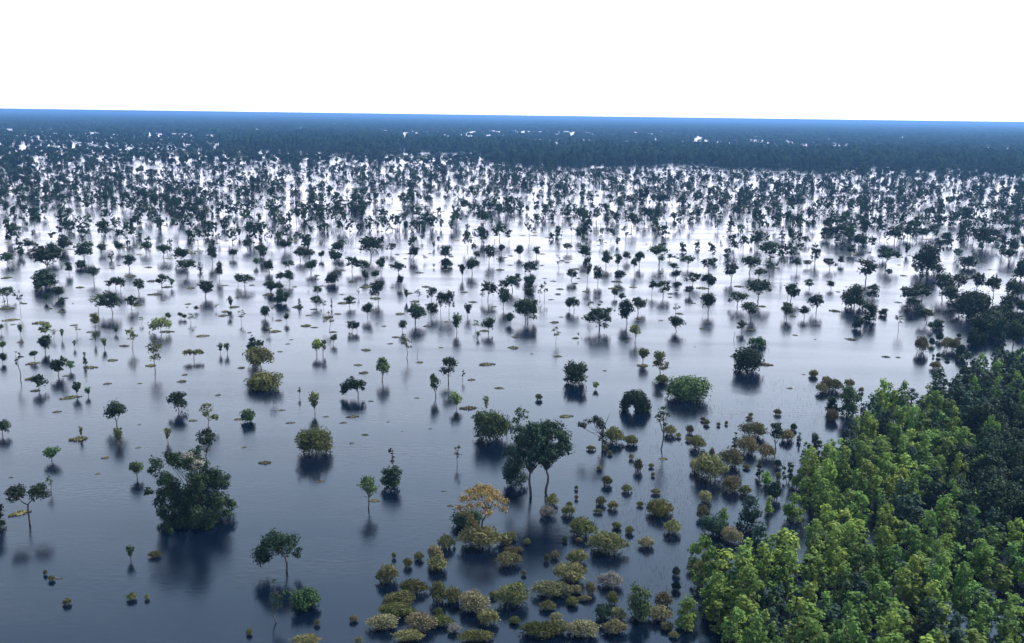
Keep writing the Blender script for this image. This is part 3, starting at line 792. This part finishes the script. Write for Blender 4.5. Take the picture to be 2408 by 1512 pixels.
SPECIAL += '''
h 200 1120 1010 170 B olive | bush | dull olive-brown bush bulging out of the thicket beside the water gap
h 1000 930 815 170 B grey | bush | grey twiggy bush among the darkest thicket trees
h 640 1500 1420 200 B olive | bush | dull olive bush among young trees low in the thicket
h 860 740 640 190 B deep | bush | broad dark rounded bush under a pair of bright young trees
h 920 760 650 100 P bright | young_tree | bright green double-headed young tree standing up among dark bushes
h 315 475 340 105 B mid | tree | broad dark green tree beside small olive shrubs off the thicket edge
h 245 465 385 70 B teal | tree | narrow dark tree touching a broader dark green one off the thicket
h 385 465 412 32 P teal | young_tree | small dark sapling in the water gap just off the thicket
g 1120 800 650 145 P bright | young_tree | bright green young tree with two heads standing in the thicket's inlet
g 1225 742 640 42 P mid | young_tree | slim green sapling between the inlet and the thicket
g 980 760 665 66 P bright | young_tree | round-headed bright green sapling standing in the inlet
g 1155 352 295 36 P teal | young_tree | slim dark sapling standing off the thicket's upper corner
g 1185 460 350 50 P teal | young_tree | dark sapling leaning on the thicket's upper corner
'''
# trees with a look of their own
seed = 11
for pc, x, yb, yt, w, kind, mat, rest in rows(SPECIAL):
    gx, gy, t = ground(x, yb); wm = w * t / F_PX
    if kind in 'BAM': gx, gy = back(gx, gy, wm * (0.30 if kind != 'M' else .34))
    hm = max(0.8, height_at(x, yt, gx, gy)); seed += 1
    bark = 'char' if kind == 'N' else BARK.get(mat, 'bark')
    trunk, crown = plant_meshes(kind, wm, hm, leaf_for(t), mat if mat != 'char' else 'dark', seed, bark)
    cat = {'dead_tree': 'dead tree', 'shrub': 'shrub', 'bush': 'bush', 'young_tree': 'young tree'}.get(rest[0], 'tree')
    p = plant(rest[0], rest[1], cat, None, (gx, gy, 0), -math.atan2(gx, gy), (1, 1, 1), trunk, crown)
    if kind == 'M':                    # half-bare brownish limbs breaking out of its top
        rg = np.random.default_rng(77); R = wm / 2
        twigs = [(R * (-.05 + .3 * rg.random()), R * rg.uniform(-.5, .1), hm * rg.uniform(.82, 1.02), R * .17, R * .17, R * .12) for _ in range(9)]
        tv, tf = leaves(rg, twigs, .2, cover=.55)
        bare = mesh_np('bare_crown', tv, [tf], M['grey']); ob = obj('bare_crown', bare, p, label='thin brownish half-bare top')

# the crowded stand: a small stock of tree forms, each tree its own copy
LIB = {}
def stock(kind, mat, i, near):
    k = (kind, mat, i, near)
    if k not in LIB:
        w0, h0 = {'S': (6.5, 7.5), 'R': (5.5, 7), 'B': (6, 5.5), 'T': (5, 8), 'F': (3.4, 5.2), 'P': (2.2, 6)}[kind]
        s = (ord(kind) * 131 + sum(map(ord, mat)) * 7 + i * 977 + near) % 100000
        LIB[k] = (*plant_meshes(kind, w0, h0, 0.42 if near else 0.55, mat, s, BARK.get(mat, 'bark')), w0, h0)
    return LIB[k]

rnd = random.Random(5)
NAME = {'S': 'spreading_tree', 'R': 'round_tree', 'B': 'bushy_tree', 'T': 'slender_tree', 'F': 'sapling', 'P': 'slender_tree'}
SHORT = {'S': 'spreading tree', 'R': 'round tree', 'B': 'bushy tree', 'T': 'slender tree', 'F': 'sapling', 'P': 'narrow tree'}
mat_spots = []
for pc, txt in MATS.items():
    ox, oy, s = PIECE[pc]
    for it in txt.split(';'):
        a, b, c = map(float, it.split()); mat_spots.append(ground((ox + a * s) / 1.5619, (oy + b * s) / 1.5619)[:2])
STAND = []
for pc, txt in TREES.items():
    for it in txt.replace('\n', '').split(';'):
        if not it.strip(): continue
        for pc_, x, yb, yt, w, kind, mat, rest in rows(pc + ' ' + it):
            gx, gy, t = ground(x, yb); wm = w * t / F_PX * 1.14
            if kind == 'B': gx, gy = back(gx, gy, wm * .3)
            STAND.append((gx, gy, t, wm, max(1.0, height_at(x, yt, gx, gy), wm / {'S': 1.25, 'R': 1.05, 'T': 1.0, 'B': 1.4}.get(kind, .9)), kind, mat))
for i, (gx, gy, t, wm, hm, kind, mat) in enumerate(STAND):
    tr, cr, w0, h0 = stock(kind, mat, rnd.randrange(5), t < 330)
    size = 'low' if hm < 5 else 'tall' if hm > 8 else 'medium'
    near = sorted((math.hypot(q[0] - gx, q[1] - gy), q[5]) for j, q in enumerate(STAND) if j != i)[0]
    foot = min(math.hypot(a - gx, b - gy) for a, b in mat_spots)
    rel = 'with a straw mat at its foot' if foot < 5 else f'close beside a {SHORT[near[1]]}' if near[0] < 9 else 'standing clear of its neighbours'
    lab = f"{size} {COLOUR[mat]} {FORM[kind]} {rel}, flooded stand"
    plant(NAME[kind], lab, 'sapling' if kind == 'F' else 'tree', lab, (gx, gy, 0), rnd.uniform(0, 6.28), (wm / w0, wm / w0, hm / h0), tr, cr)

# shrubs in the shallows
SLIB = {}; placed = []
for pc, x, yb, yt, w, mat, _, rest in ((a, b, c, d, e, f_, g, h) for a, b, c, d, e, f_, g, h in rows('\n'.join(l + ' -' for l in SHRUBS.strip().split('\n')))):
    gx, gy, t = ground(x, yb); m_px = t / F_PX; R = w * m_px / 2 * (1.34 if pc in 'df' and w * m_px > 2.8 else 1.2)
    s = H_CAM / math.sqrt(H_CAM ** 2 + gx * gx + gy * gy); c = math.sqrt(1 - s * s)
    T = (yb - yt) * m_px
    Rd = min(R * 1.05, 0.42 * T / s)
    hm = math.sqrt(max((T - Rd * s) ** 2 - (Rd * s) ** 2, 0)) / c
    hm = min(max(hm * 1.7, 1.15 * Rd, 0.7), 1.9 * R + .3)
    gx, gy = back(gx, gy, Rd)
    big = R > 1.7
    key = (mat, big, rnd.randrange(4))
    if key not in SLIB:
        w0 = 4.6 if big else 2.2; h0 = w0 * .5
        SLIB[key] = (*plant_meshes('H', w0, h0, .21 if big else .15, mat, 500 + len(SLIB) * 17), w0, h0)
    st, fo, w0, h0 = SLIB[key]
    dn = min([math.hypot(q[0] - gx, q[1] - gy) - q[2] - R for q in placed] + [99]); placed.append((gx, gy, R))
    rel = 'pressed against another shrub' if dn < .3 else 'a step from its neighbours' if dn < 3 else 'standing alone in open shallows'
    tall_ = 'high-domed' if hm > R * 1.15 else 'low-domed' if hm < R * .75 else 'rounded'
    lab = f"{'broad' if big else 'small'} {COLOUR[mat]} {tall_} shrub {rel}"
    plant('shrub', lab, 'shrub', lab, (gx, gy, 0), -math.atan2(gx, gy), (2 * R / w0, 2 * Rd / w0, hm / h0), st, fo, 'stems', 'foliage')

# floating grass mats
def mat_mesh(rng, n=150):
    a = rng.random(n) * 6.283; q = np.sqrt(rng.random(n)); P = np.stack([q * np.cos(a), q * np.sin(a), np.zeros(n)], 1)
    P[:, :2] *= (1 + .25 * np.sin(3 * a + rng.random() * 6))[:, None]
    d = unit(np.stack([P[:, 0] * .8, P[:, 1] * .8, np.full(n, .9)], 1) + rng.normal(size=(n, 3)) * .45); d[:, 2] = np.abs(d[:, 2])
    L = (.16 + .2 * rng.random(n))[:, None] * (1.15 - .6 * q)[:, None]
    sd = unit(np.cross(d, rng.normal(size=(n, 3)))) * (.05 + .05 * rng.random(n))[:, None]
    V = np.stack([P - sd, P + sd, P + d * L + sd * .3 + np.array([0, 0, -.02]), P + d * L - sd * .3], 1).reshape(-1, 3)
    V[:, 2] += .01
    # matted base: a low lumpy sheet
    k = 14; ang = np.arange(k) * 2 * math.pi / k; rr = .92 * (1 + .25 * np.sin(3 * ang) + .1 * rng.normal(size=k))
    B = np.concatenate([[[0, 0, .10]], np.stack([rr * .6 * np.cos(ang), rr * .6 * np.sin(ang), np.full(k, .075)], 1), np.stack([rr * np.cos(ang), rr * np.sin(ang), np.full(k, .012)], 1)])
    n0 = len(V); j = np.arange(k); j2 = (j + 1) % k
    F3 = np.stack([np.zeros(k, int), 1 + j, 1 + j2], 1) + n0
    F4 = np.stack([1 + j, 1 + k + j, 1 + k + j2, 1 + j2], 1) + n0
    return mesh_np('grass_mat', np.concatenate([V, B]), [np.arange(n0).reshape(-1, 4), F4, F3], M['straw'])
GM = [mat_mesh(np.random.default_rng(70 + i)) for i in range(5)]
for pc, txt in MATS.items():
    ox, oy, s = PIECE[pc]
    for it in txt.split(';'):
        a, b, c = map(float, it.split())
        px, py = (ox + a * s) / 1.5619, (oy + b * s) / 1.5619
        gx, gy, t = ground(px, py); R = c * s / 1.5619 * t / F_PX / 2
        near = min((math.hypot(q[0] - gx, q[1] - gy), q[5]) for q in STAND)
        lab = ('wide' if R > 2.2 else 'small' if R > 1.2 else 'tiny') + ' flat straw-coloured grass mat ' + (f'at the foot of a {SHORT[near[1]]}' if near[0] < 5 else f'floating a few metres from a {SHORT[near[1]]}' if near[0] < 14 else 'floating far out on open water')
        o = obj('grass_mat', GM[rnd.randrange(5)], label=lab, category='grass mat', group=lab)
        o.location = (gx, gy, 0.004); o.rotation_euler = (0, 0, -math.atan2(gx, gy) + rnd.uniform(-.3, .3)); o.scale = (R * 1.05, R * rnd.uniform(.28, .55), min(R, 1.6) * rnd.uniform(.9, 1.5))

# ------------------------------------------------------------------ the green thicket
def inside(poly, u, v):
    c = False; n = len(poly)
    for i in range(n):
        (x1, y1), (x2, y2) = poly[i], poly[i - 1]
        if (y1 > v) != (y2 > v) and u < (x2 - x1) * (v - y1) / (y2 - y1) + x1: c = not c
    return c
THICKET = [(2800, 835), (2400, 850), (2290, 890), (2225, 925), (2100, 948), (2062, 978), (2050, 1008), (1985, 1062), (1902, 1108), (1892, 1150), (1908, 1200), (1930, 1240), (1912, 1290), (1900, 1330), (1892, 1370), (1884, 1420), (1872, 1470), (1860, 1530), (1850, 1620), (3000, 1620)]
STRIP = [(1832, 1288), (1770, 1330), (1690, 1362), (1632, 1385), (1640, 1405), (1682, 1405), (1668, 1450), (1700, 1500), (1725, 1560), (1740, 1620), (1825, 1620), (1836, 1540), (1838, 1460), (1852, 1400), (1874, 1340), (1868, 1290)]
GAPS = [[(2312, 1398), (2460, 1388), (2460, 1470), (2345, 1490)], [(2385, 1490), (2460, 1480), (2460, 1620), (2395, 1620)]]
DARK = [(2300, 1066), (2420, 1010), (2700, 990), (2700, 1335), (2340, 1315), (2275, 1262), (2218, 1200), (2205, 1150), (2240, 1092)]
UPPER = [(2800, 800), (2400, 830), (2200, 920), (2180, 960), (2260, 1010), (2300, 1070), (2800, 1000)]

YL = []
for i in range(14):
    w0, h0 = 3.4, 6.0
    YL.append((*plant_meshes('P', w0, h0, .34, 'young', 900 + i, 'bark_pale'), w0, h0))
BR = [(*plant_meshes('P', 3.4, 6.0, .34, 'bright', 950 + i, 'bark_pale'), 3.4, 6.0) for i in range(5)]
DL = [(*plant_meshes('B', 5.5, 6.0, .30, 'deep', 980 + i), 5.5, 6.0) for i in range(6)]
TL = [(*plant_meshes('P', 3.4, 6.0, .34, 'teal', 990 + i), 3.4, 6.0) for i in range(4)]
pts, cell = [], {}
def free(x, y, r):
    ci, cj = int(x // 4), int(y // 4)
    for a in range(ci - 2, ci + 3):
        for b in range(cj - 2, cj + 3):
            for (qx, qy, qr) in cell.get((a, b), ()):
                if (qx - x) ** 2 + (qy - y) ** 2 < (.5 * (r + qr)) ** 2: return False
    return True
cand = []
r2 = random.Random(21)
for _ in range(60000):
    x, y = r2.uniform(15, 185), r2.uniform(92, 262)
    u, v, t = project(x, y, 0)
    if not (inside(THICKET, u, v) or inside(STRIP, u, v)): continue
    if any(inside(g, u, v) for g in GAPS): continue
    if u > 2560: continue
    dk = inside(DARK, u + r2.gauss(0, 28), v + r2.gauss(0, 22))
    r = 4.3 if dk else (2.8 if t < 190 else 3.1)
    if not free(x, y, r): continue
    cell.setdefault((int(x // 4), int(y // 4)), []).append((x, y, r)); pts.append((x, y, u, v, t, dk))
pts.sort(key=lambda p: p[4])
YOUNG_N, rest_pts = 0, []
for (x, y, u, v, t, dk) in pts:
    up_ = inside(UPPER, u, v)
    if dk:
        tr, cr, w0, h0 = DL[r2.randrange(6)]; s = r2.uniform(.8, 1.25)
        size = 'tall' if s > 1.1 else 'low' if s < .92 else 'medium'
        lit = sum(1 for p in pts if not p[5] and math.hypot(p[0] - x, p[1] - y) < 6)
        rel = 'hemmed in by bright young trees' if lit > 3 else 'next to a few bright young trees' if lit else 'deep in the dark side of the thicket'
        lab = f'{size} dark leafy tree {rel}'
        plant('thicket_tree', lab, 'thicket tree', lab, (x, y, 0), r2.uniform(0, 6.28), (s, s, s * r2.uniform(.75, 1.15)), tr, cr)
        continue
    q = r2.random()
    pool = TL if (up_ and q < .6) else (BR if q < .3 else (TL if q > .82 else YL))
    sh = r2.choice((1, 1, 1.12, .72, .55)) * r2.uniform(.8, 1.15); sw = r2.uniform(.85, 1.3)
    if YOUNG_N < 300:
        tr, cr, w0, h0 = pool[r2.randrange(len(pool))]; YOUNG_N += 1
        edge = not all(inside(THICKET, *project(x + a, y + b, 0)[:2]) or inside(STRIP, *project(x + a, y + b, 0)[:2]) for a, b in ((5, 0), (-5, 0), (0, 5), (0, -5)))
        beside = min(math.hypot(p[0] - x, p[1] - y) for p in pts if p[5]) < 7
        rel = 'at the thicket edge by open water' if edge else 'beside the dark side of the thicket' if beside else 'deep inside the sunlit thicket'
        size = 'short' if sh < .75 else 'tall' if sh > 1.0 else 'medium-high'
        colr = {id(YL): 'green', id(BR): 'bright yellow-green', id(TL): 'deep green'}[id(pool)]
        lab = f'{size} {colr} plume-topped young tree {rel}'
        plant('young_tree', lab, 'young tree', lab, (x, y, 0), r2.uniform(0, 6.28), (sw, sw, sh), tr, cr)
    else:
        rest_pts.append((x, y, sw, sh, r2.uniform(0, 6.28), 0 if pool is YL else 1 if pool is BR else 2, r2.randrange(4)))

def arrays(me):
    V = np.empty(len(me.vertices) * 3, np.float32); me.vertices.foreach_get('co', V); V = V.reshape(-1, 3)
    I = np.empty(len(me.loops), np.int32); me.loops.foreach_get('vertex_index', I)
    return V, I.reshape(-1, 4)

def merge(items):
    """items: (V, F, x, y, rz, sx, sz, rnd) -> one mesh's arrays"""
    Vs, Fs, As, off = [], [], [], 0
    for V, F, x, y, rz, sx, sz, a in items:
        c, s = math.cos(rz) * sx, math.sin(rz) * sx
        W = np.empty_like(V); W[:, 0] = V[:, 0] * c - V[:, 1] * s + x; W[:, 1] = V[:, 0] * s + V[:, 1] * c + y; W[:, 2] = V[:, 2] * sz
        Vs.append(W); Fs.append(F + off); As.append(np.full(len(V), a, np.float32)); off += len(V)
    return np.concatenate(Vs), np.concatenate(Fs), np.concatenate(As)

if rest_pts:
    for code, mname, nm, lab in ((0, 'young', 'thicket_growth', 'green young growth filling the far side of the thicket'), (1, 'bright', 'thicket_growth', 'bright green growth filling the far side of the thicket'), (2, 'teal', 'thicket_growth', 'deep green growth filling the far side of the thicket')):
        prot = [plant_meshes('P', 3.4, 6.0, .42, mname, 1200 + code * 10 + i) for i in range(4)]
        pa = [arrays(c) for _, c in prot]
        its = [(*pa[p[6]], p[0], p[1], p[4], p[2], p[3], 0.5) for p in rest_pts if p[5] == code]
        if its:
            V, F, A = merge(its)
            obj(nm, mesh_np(nm, V, [F], M[mname]), kind='stuff', label=lab, category='thicket')
        for tmesh, cmesh in prot:
            bpy.data.meshes.remove(tmesh); bpy.data.meshes.remove(cmesh)

# ------------------------------------------------------------------ reddish reeds in the shallows by the thicket
rg = np.random.default_rng(3)
REEDS = [(1480, 1020), (1600, 930), (1800, 880), (1960, 900), (1990, 960), (1890, 1060), (1890, 1250), (1760, 1270), (1600, 1400), (1380, 1420), (1300, 1330), (1420, 1200)]
nb = 0; Vb = []
while nb < 2600:
    u, v = rg.uniform(1250, 2000), rg.uniform(880, 1430)
    if not inside(REEDS, u, v): continue
    if math.sin(u * .021 + 1.3 * math.sin(v * .017)) + math.sin(v * .033 + u * .008) < rg.uniform(-1.6, 1.2): continue
    gx, gy, t = ground(u, v); hh = rg.uniform(.15, .55); wd = .02; a = rg.uniform(0, 3.14)
    lx, ly = rg.normal(size=2) * .12
    dx, dy = math.cos(a) * wd, math.sin(a) * wd
    Vb += [(gx - dx, gy - dy, -.05), (gx + dx, gy + dy, -.05), (gx + lx + dx * .4, gy + ly + dy * .4, hh), (gx + lx - dx * .4, gy + ly - dy * .4, hh)]; nb += 1
obj('reeds', mesh_np('reeds', Vb, [np.arange(nb * 4).reshape(-1, 4)], leaf_mat('reed_reddish', (.10, .055, .045), (.20, .12, .09))), kind='stuff', label='sparse reddish reeds standing in the shallow water before the thicket', category='reeds')

# ------------------------------------------------------------------ the flooded woodland running to the horizon
def proto(kind, w, h, leaf, seed, cover=None, trunk=True):
    rng = np.random.default_rng(seed); paths, L, opt = shape(kind, w, h, rng)
    if cover: opt['cover'] = cover
    opt['ragged'] = .3
    V, F = leaves(rng, L, leaf, **opt)
    V[:, 2] *= min(1.2, h / np.quantile(V[:, 2], .99))
    if trunk:
        tv, tf = tubes(paths[:1], 4); F = np.concatenate([F, tf + len(V)]); V = np.concatenate([V, tv])
    return V.astype(np.float32), F.astype(np.int32)

A_P = [proto(k, w, h, 1.1, 40 + i, .48) for i, (k, w, h) in enumerate([('S', 6.5, 8.5), ('R', 5.5, 7.5), ('T', 5.5, 8), ('B', 6, 6.5), ('R', 4.5, 7), ('T', 6, 9.5), ('F', 3.8, 5.5), ('R', 6, 9), ('S', 7.5, 9), ('B', 4.5, 5)])]
B_P = [proto(k, w, h, 2.5, 60 + i, .5) for i, (k, w, h) in enumerate([('S', 7, 8), ('R', 6, 8), ('B', 7, 6.5), ('R', 7.5, 9), ('S', 8, 8.5)])]
def canopy(w, h, seed):
    """lumpy closed crown group, 20 faces"""
    rng = np.random.default_rng(seed); k = 8; a = np.arange(k) * 2 * math.pi / k
    V = []
    for rr, z in ((.5, 0), (.46, .62), (.27, .92)):
        r = w * rr * rng.uniform(.75, 1.2, k); V.append(np.stack([r * np.cos(a + .3 * z), r * np.sin(a + .3 * z), h * z * rng.uniform(.8, 1.15, k)], 1))
    V.append(np.array([[0, 0, h]])); V = np.concatenate(V).astype(np.float32)
    j = np.arange(k); j2 = (j + 1) % k
    F = [np.stack([o + j, o + j2, o + k + j2, o + k + j], 1) for o in (0, k)]
    e = np.arange(0, k, 2); F.append(np.stack([np.full(4, 3 * k), 2 * k + e, 2 * k + e + 1, 2 * k + (e + 2) % k], 1))
    return V, np.concatenate(F).astype(np.int32)
G_P = [canopy(w, h, 80 + i) for i, (w, h) in enumerate([(9, 11), (11, 12.5), (8, 10), (13, 11), (7, 13)])]
C_P = [canopy(w, h, 90 + i) for i, (w, h) in enumerate([(24, 9), (30, 10), (19, 8), (14, 11)])]
D_P = [canopy(w, h, 97 + i) for i, (w, h) in enumerate([(80, 9), (110, 11), (60, 10)])]

def noise2(x, y, s):
    x, y = x / s, y / s
    return (np.sin(x * 1.3 + 2.1 * np.sin(y * .7 + 1)) + np.sin(y * 1.7 + 1.9 * np.sin(x * .9 + 4)) + .6 * np.sin(3.1 * x + 2.3 * y + 2 * np.sin(y * 2.3))) / 2.6

def scatter(rng, d0, d1, dens, half=31.0):
    area = math.radians(half) * (d1 * d1 - d0 * d0)
    n = int(area * dens); r = np.sqrt(rng.uniform(d0 * d0, d1 * d1, n)); a = np.radians(rng.uniform(-half, half, n))
    x, y = r * np.sin(a), r * np.cos(a); u, v, t = project_np(x, y)
    return x, y, u, v + 0.0133 * (1204 - u)            # v corrected for the tilt of the picture

rg = np.random.default_rng(8)
def in_strip(u, v):
    e = 6 * np.sin(u * .011) + 4 * np.sin(u * .029 + 2) + 2.5 * np.sin(u * .083 + v * .2)
    j = 60 * np.sin(v * .45) + 35 * np.sin(v * 1.13 + 1)
    r1 = np.clip((u + j - 1180) / 190, 0, 1); r2_ = np.clip((u + j - 560) / 230, 0, 1) * np.clip((1330 + j - u) / 130, 0, 1)
    s1 = (v > 347 + e * .6) & (v < 383 + e * .7) & ((u > 1330) | (v > 362))
    s2 = (v > 324 + e * .35) & (v < 358 + e * .6) & ~((u > 930) & (v < 338 + e * .3))
    q = np.abs(np.sin(u * 127.1 + v * 311.7) * 43758.5) % 1
    return (s1 & (q < r1)) | (s2 & (q < r2_))

# near tier: up to about 1.2 km
x, y, u, v = scatter(rg, 375, 1200, .0170)
v0 = 600 + 10 * np.sin(u * .02)
k = (v < v0) & (rg.random(len(x)) < np.clip(.50 + .65 * noise2(x, y, 24) + .30 * noise2(x, y, 110), .06, 1) * np.where(v > 560, .55, np.where(v > 520, .75, 1)) * np.where(v < 420, .72, np.where(v < 470, .85, 1))) & ~in_strip(u, v)
its = [(*A_P[i], xx, yy, rz, s, s * rr, q) for xx, yy, i, rz, s, rr, q in zip(x[k], y[k], rg.integers(0, 10, k.sum()), rg.uniform(0, 6.28, k.sum()), rg.uniform(.36, 1.0, k.sum()), rg.uniform(.9, 1.35, k.sum()), rg.random(k.sum()))]
nA = len(its)
V, F, A = merge(its)
obj('flooded_woodland', mesh_np('flooded_woodland', V, [F], M['far'], A), kind='stuff', label='countless small dark trees standing in bright water beyond the nearer stand', category='woodland')

# middle tier
x, y, u, v = scatter(rg, 1200, 2700, .0046)
dens = np.where(v < 318, 1.0, np.where((v < 338) & (u < 1000), .22, .42)) + .28 * noise2(x, y, 70) + .2 * noise2(x, y, 300)
k = (rg.random(len(x)) < np.clip(dens, .05, 1)) & ~in_strip(u, v)
n = k.sum()
its = [(*B_P[i], xx, yy, rz, s, s * rr, q) for xx, yy, i, rz, s, rr, q in zip(x[k], y[k], rg.integers(0, 5, n), rg.uniform(0, 6.28, n), rg.uniform(.7, 1.2, n), rg.uniform(.85, 1.15, n), rg.random(n))]
V, F, A = merge(its)
obj('distant_woodland', mesh_np('distant_woodland', V, [F], M['far'], A), kind='stuff', label='thin haze-blue woodland with glints of water far behind the stand', category='woodland')

# low tan marsh growth along the foot of the far woodland
x, y, u, v = scatter(rg, 1150, 1750, .0035)
k = (u < 1700) & (np.abs(v - (373 + 3 * np.sin(u * .013))) < 6 - .0025 * np.abs(u - 350)) & (rg.random(len(x)) < .8); n = k.sum()
its = [(*B_P[2], xx, yy, rz, s, s * .45, q) for xx, yy, rz, s, q in zip(x[k], y[k], rg.uniform(0, 6.28, n), rg.uniform(.5, .9, n), rg.random(n))]
V, F, A = merge(its)
obj('marsh_growth', mesh_np('marsh_growth', V, [F], M['tan']), kind='stuff', label='low tan marsh growth in a thin streak before the far woodland', category='marsh')

# gallery forest strips
x, y, u, v = scatter(rg, 1150, 3000, .0095)
k = in_strip(u, v); n = k.sum()
its = [(*G_P[i], xx, yy, rz, s, s * rr, q) for xx, yy, i, rz, s, rr, q in zip(x[k], y[k], rg.integers(0, 5, n), rg.uniform(0, 6.28, n), rg.uniform(.7, 1.2, n), rg.uniform(.85, 1.2, n), rg.random(n))]
V, F, A = merge(its)
obj('gallery_forest', mesh_np('gallery_forest', V, [F], M['strip'], A), kind='stuff', label='dark blue band of closed forest crossing the far flooded plain', category='forest')

# far canopy: clumps out to 7 km, then coarser ones to the horizon
its = []
for (d0, d1, P, dens, thin) in ((2700, 6800, C_P, .00075, True), (6800, 24000, D_P, .000022, False)):
    x, y, u, v = scatter(rg, d0, d1, dens)
    n = len(x); k = np.ones(n, bool)
    if thin: k = rg.random(n) < np.clip(.66 + .5 * noise2(x, y, 260) + .45 * noise2(x, y, 900), .12, 1)
    i = rg.integers(0, len(P), n)
    its += [(*P[i[j]], x[j], y[j], rg.uniform(0, 6.28), rg.uniform(.8, 1.2), rg.uniform(.8, 1.2), rg.random()) for j in np.nonzero(k)[0]]
V, F, A = merge(its)
obj('distant_forest', mesh_np('distant_forest', V, [F], M['strip'], A), kind='stuff', label='unbroken blue forest running flat to the horizon', category='forest')
# closed canopy of the last stretch before the horizon
rr = np.geomspace(6500, 80000, 90); aa = np.radians(np.linspace(-36, 36, 120))
Rg, Ag = np.meshgrid(rr, aa, indexing='ij')
Z = 6.0 + 2.5 * rg.random(Rg.shape)
Vg = np.stack([Rg * np.sin(Ag), Rg * np.cos(Ag), Z], -1).reshape(-1, 3)
i = np.arange(89)[:, None] * 120; j = np.arange(119)[None, :]
Fg = np.stack([i + j, i + j + 1, i + 120 + j + 1, i + 120 + j], -1).reshape(-1, 4)
obj('horizon_forest', mesh_np('horizon_forest', Vg, [Fg], M['strip'], rg.random(len(Vg))), kind='stuff', label='closed flat forest canopy under the horizon line', category='forest')

# little grass mats too far away to pick apart
x, y, u, v = scatter(rg, 330, 800, .0022); k = (v < 625) & (rg.random(len(x)) < .6)
its = []
mV, mI = [], []
tri = np.array([(math.cos(a), math.sin(a) * .6, 0.02) for a in np.arange(6) * math.pi / 3] + [(.3, 0, .3), (-.3, .1, .22)], np.float32)
tf = np.array([[0, 1, 6, 6], [1, 2, 7, 6], [2, 3, 7, 7], [3, 4, 7, 7], [4, 5, 6, 7], [5, 0, 6, 6]])
F4 = np.array([[1, 2, 7, 6], [4, 5, 6, 7]]); F3 = np.array([[0, 1, 6], [2, 3, 7], [3, 4, 7], [5, 0, 6]])
Vs, F4s, F3s, off = [], [], [], 0
for xx, yy in zip(x[k], y[k]):
    s = rg.uniform(.7, 2.6); Vs.append(tri * np.array([s, s * .7, 1], np.float32) + np.array([xx, yy, 0], np.float32)); F4s.append(F4 + off); F3s.append(F3 + off); off += 8
obj('far_grass_mats', mesh_np('far_grass_mats', np.concatenate(Vs), [np.concatenate(F4s), np.concatenate(F3s)], M['straw']), kind='stuff', label='specks of floating straw-coloured grass among the far trees', category='grass')

# ------------------------------------------------------------------ the air
mt, n_, l_ = new_mat('haze_air')
pv = n_.new('ShaderNodeVolumePrincipled'); pv.inputs['Color'].default_value = (0.105, 0.23, 0.45, 1); pv.inputs['Density'].default_value = 1.25e-4
pv.inputs['Anisotropy'].default_value = 0.2
oo = n_.new('ShaderNodeOutputMaterial'); l_.new(pv.outputs[0], oo.inputs['Volume'])
X, Y0, Y1, Z0, Z1 = 88000, -1500, 88000, -1.0, 66.0
hv = [(-X, Y0, Z0), (X, Y0, Z0), (X, Y1, Z0), (-X, Y1, Z0), (-X, Y0, Z1), (X, Y0, Z1), (X, Y1, Z1), (-X, Y1, Z1)]
hf = np.array([[0, 3, 2, 1], [4, 5, 6, 7], [0, 1, 5, 4], [1, 2, 6, 5], [2, 3, 7, 6], [3, 0, 4, 7]])
obj('haze', mesh_np('haze', hv, [hf], mt), kind='stuff', label='thin blue haze over the flooded plain', category='haze')
tris = sum(sum(len(p.vertices) - 2 for p in ()) for me in ())
print('stand A', nA, 'young', YOUNG_N, 'thicket pts', len(pts), 'objects', len(bpy.data.objects), 'polys unique', sum(len(me.polygons) for me in bpy.data.meshes))
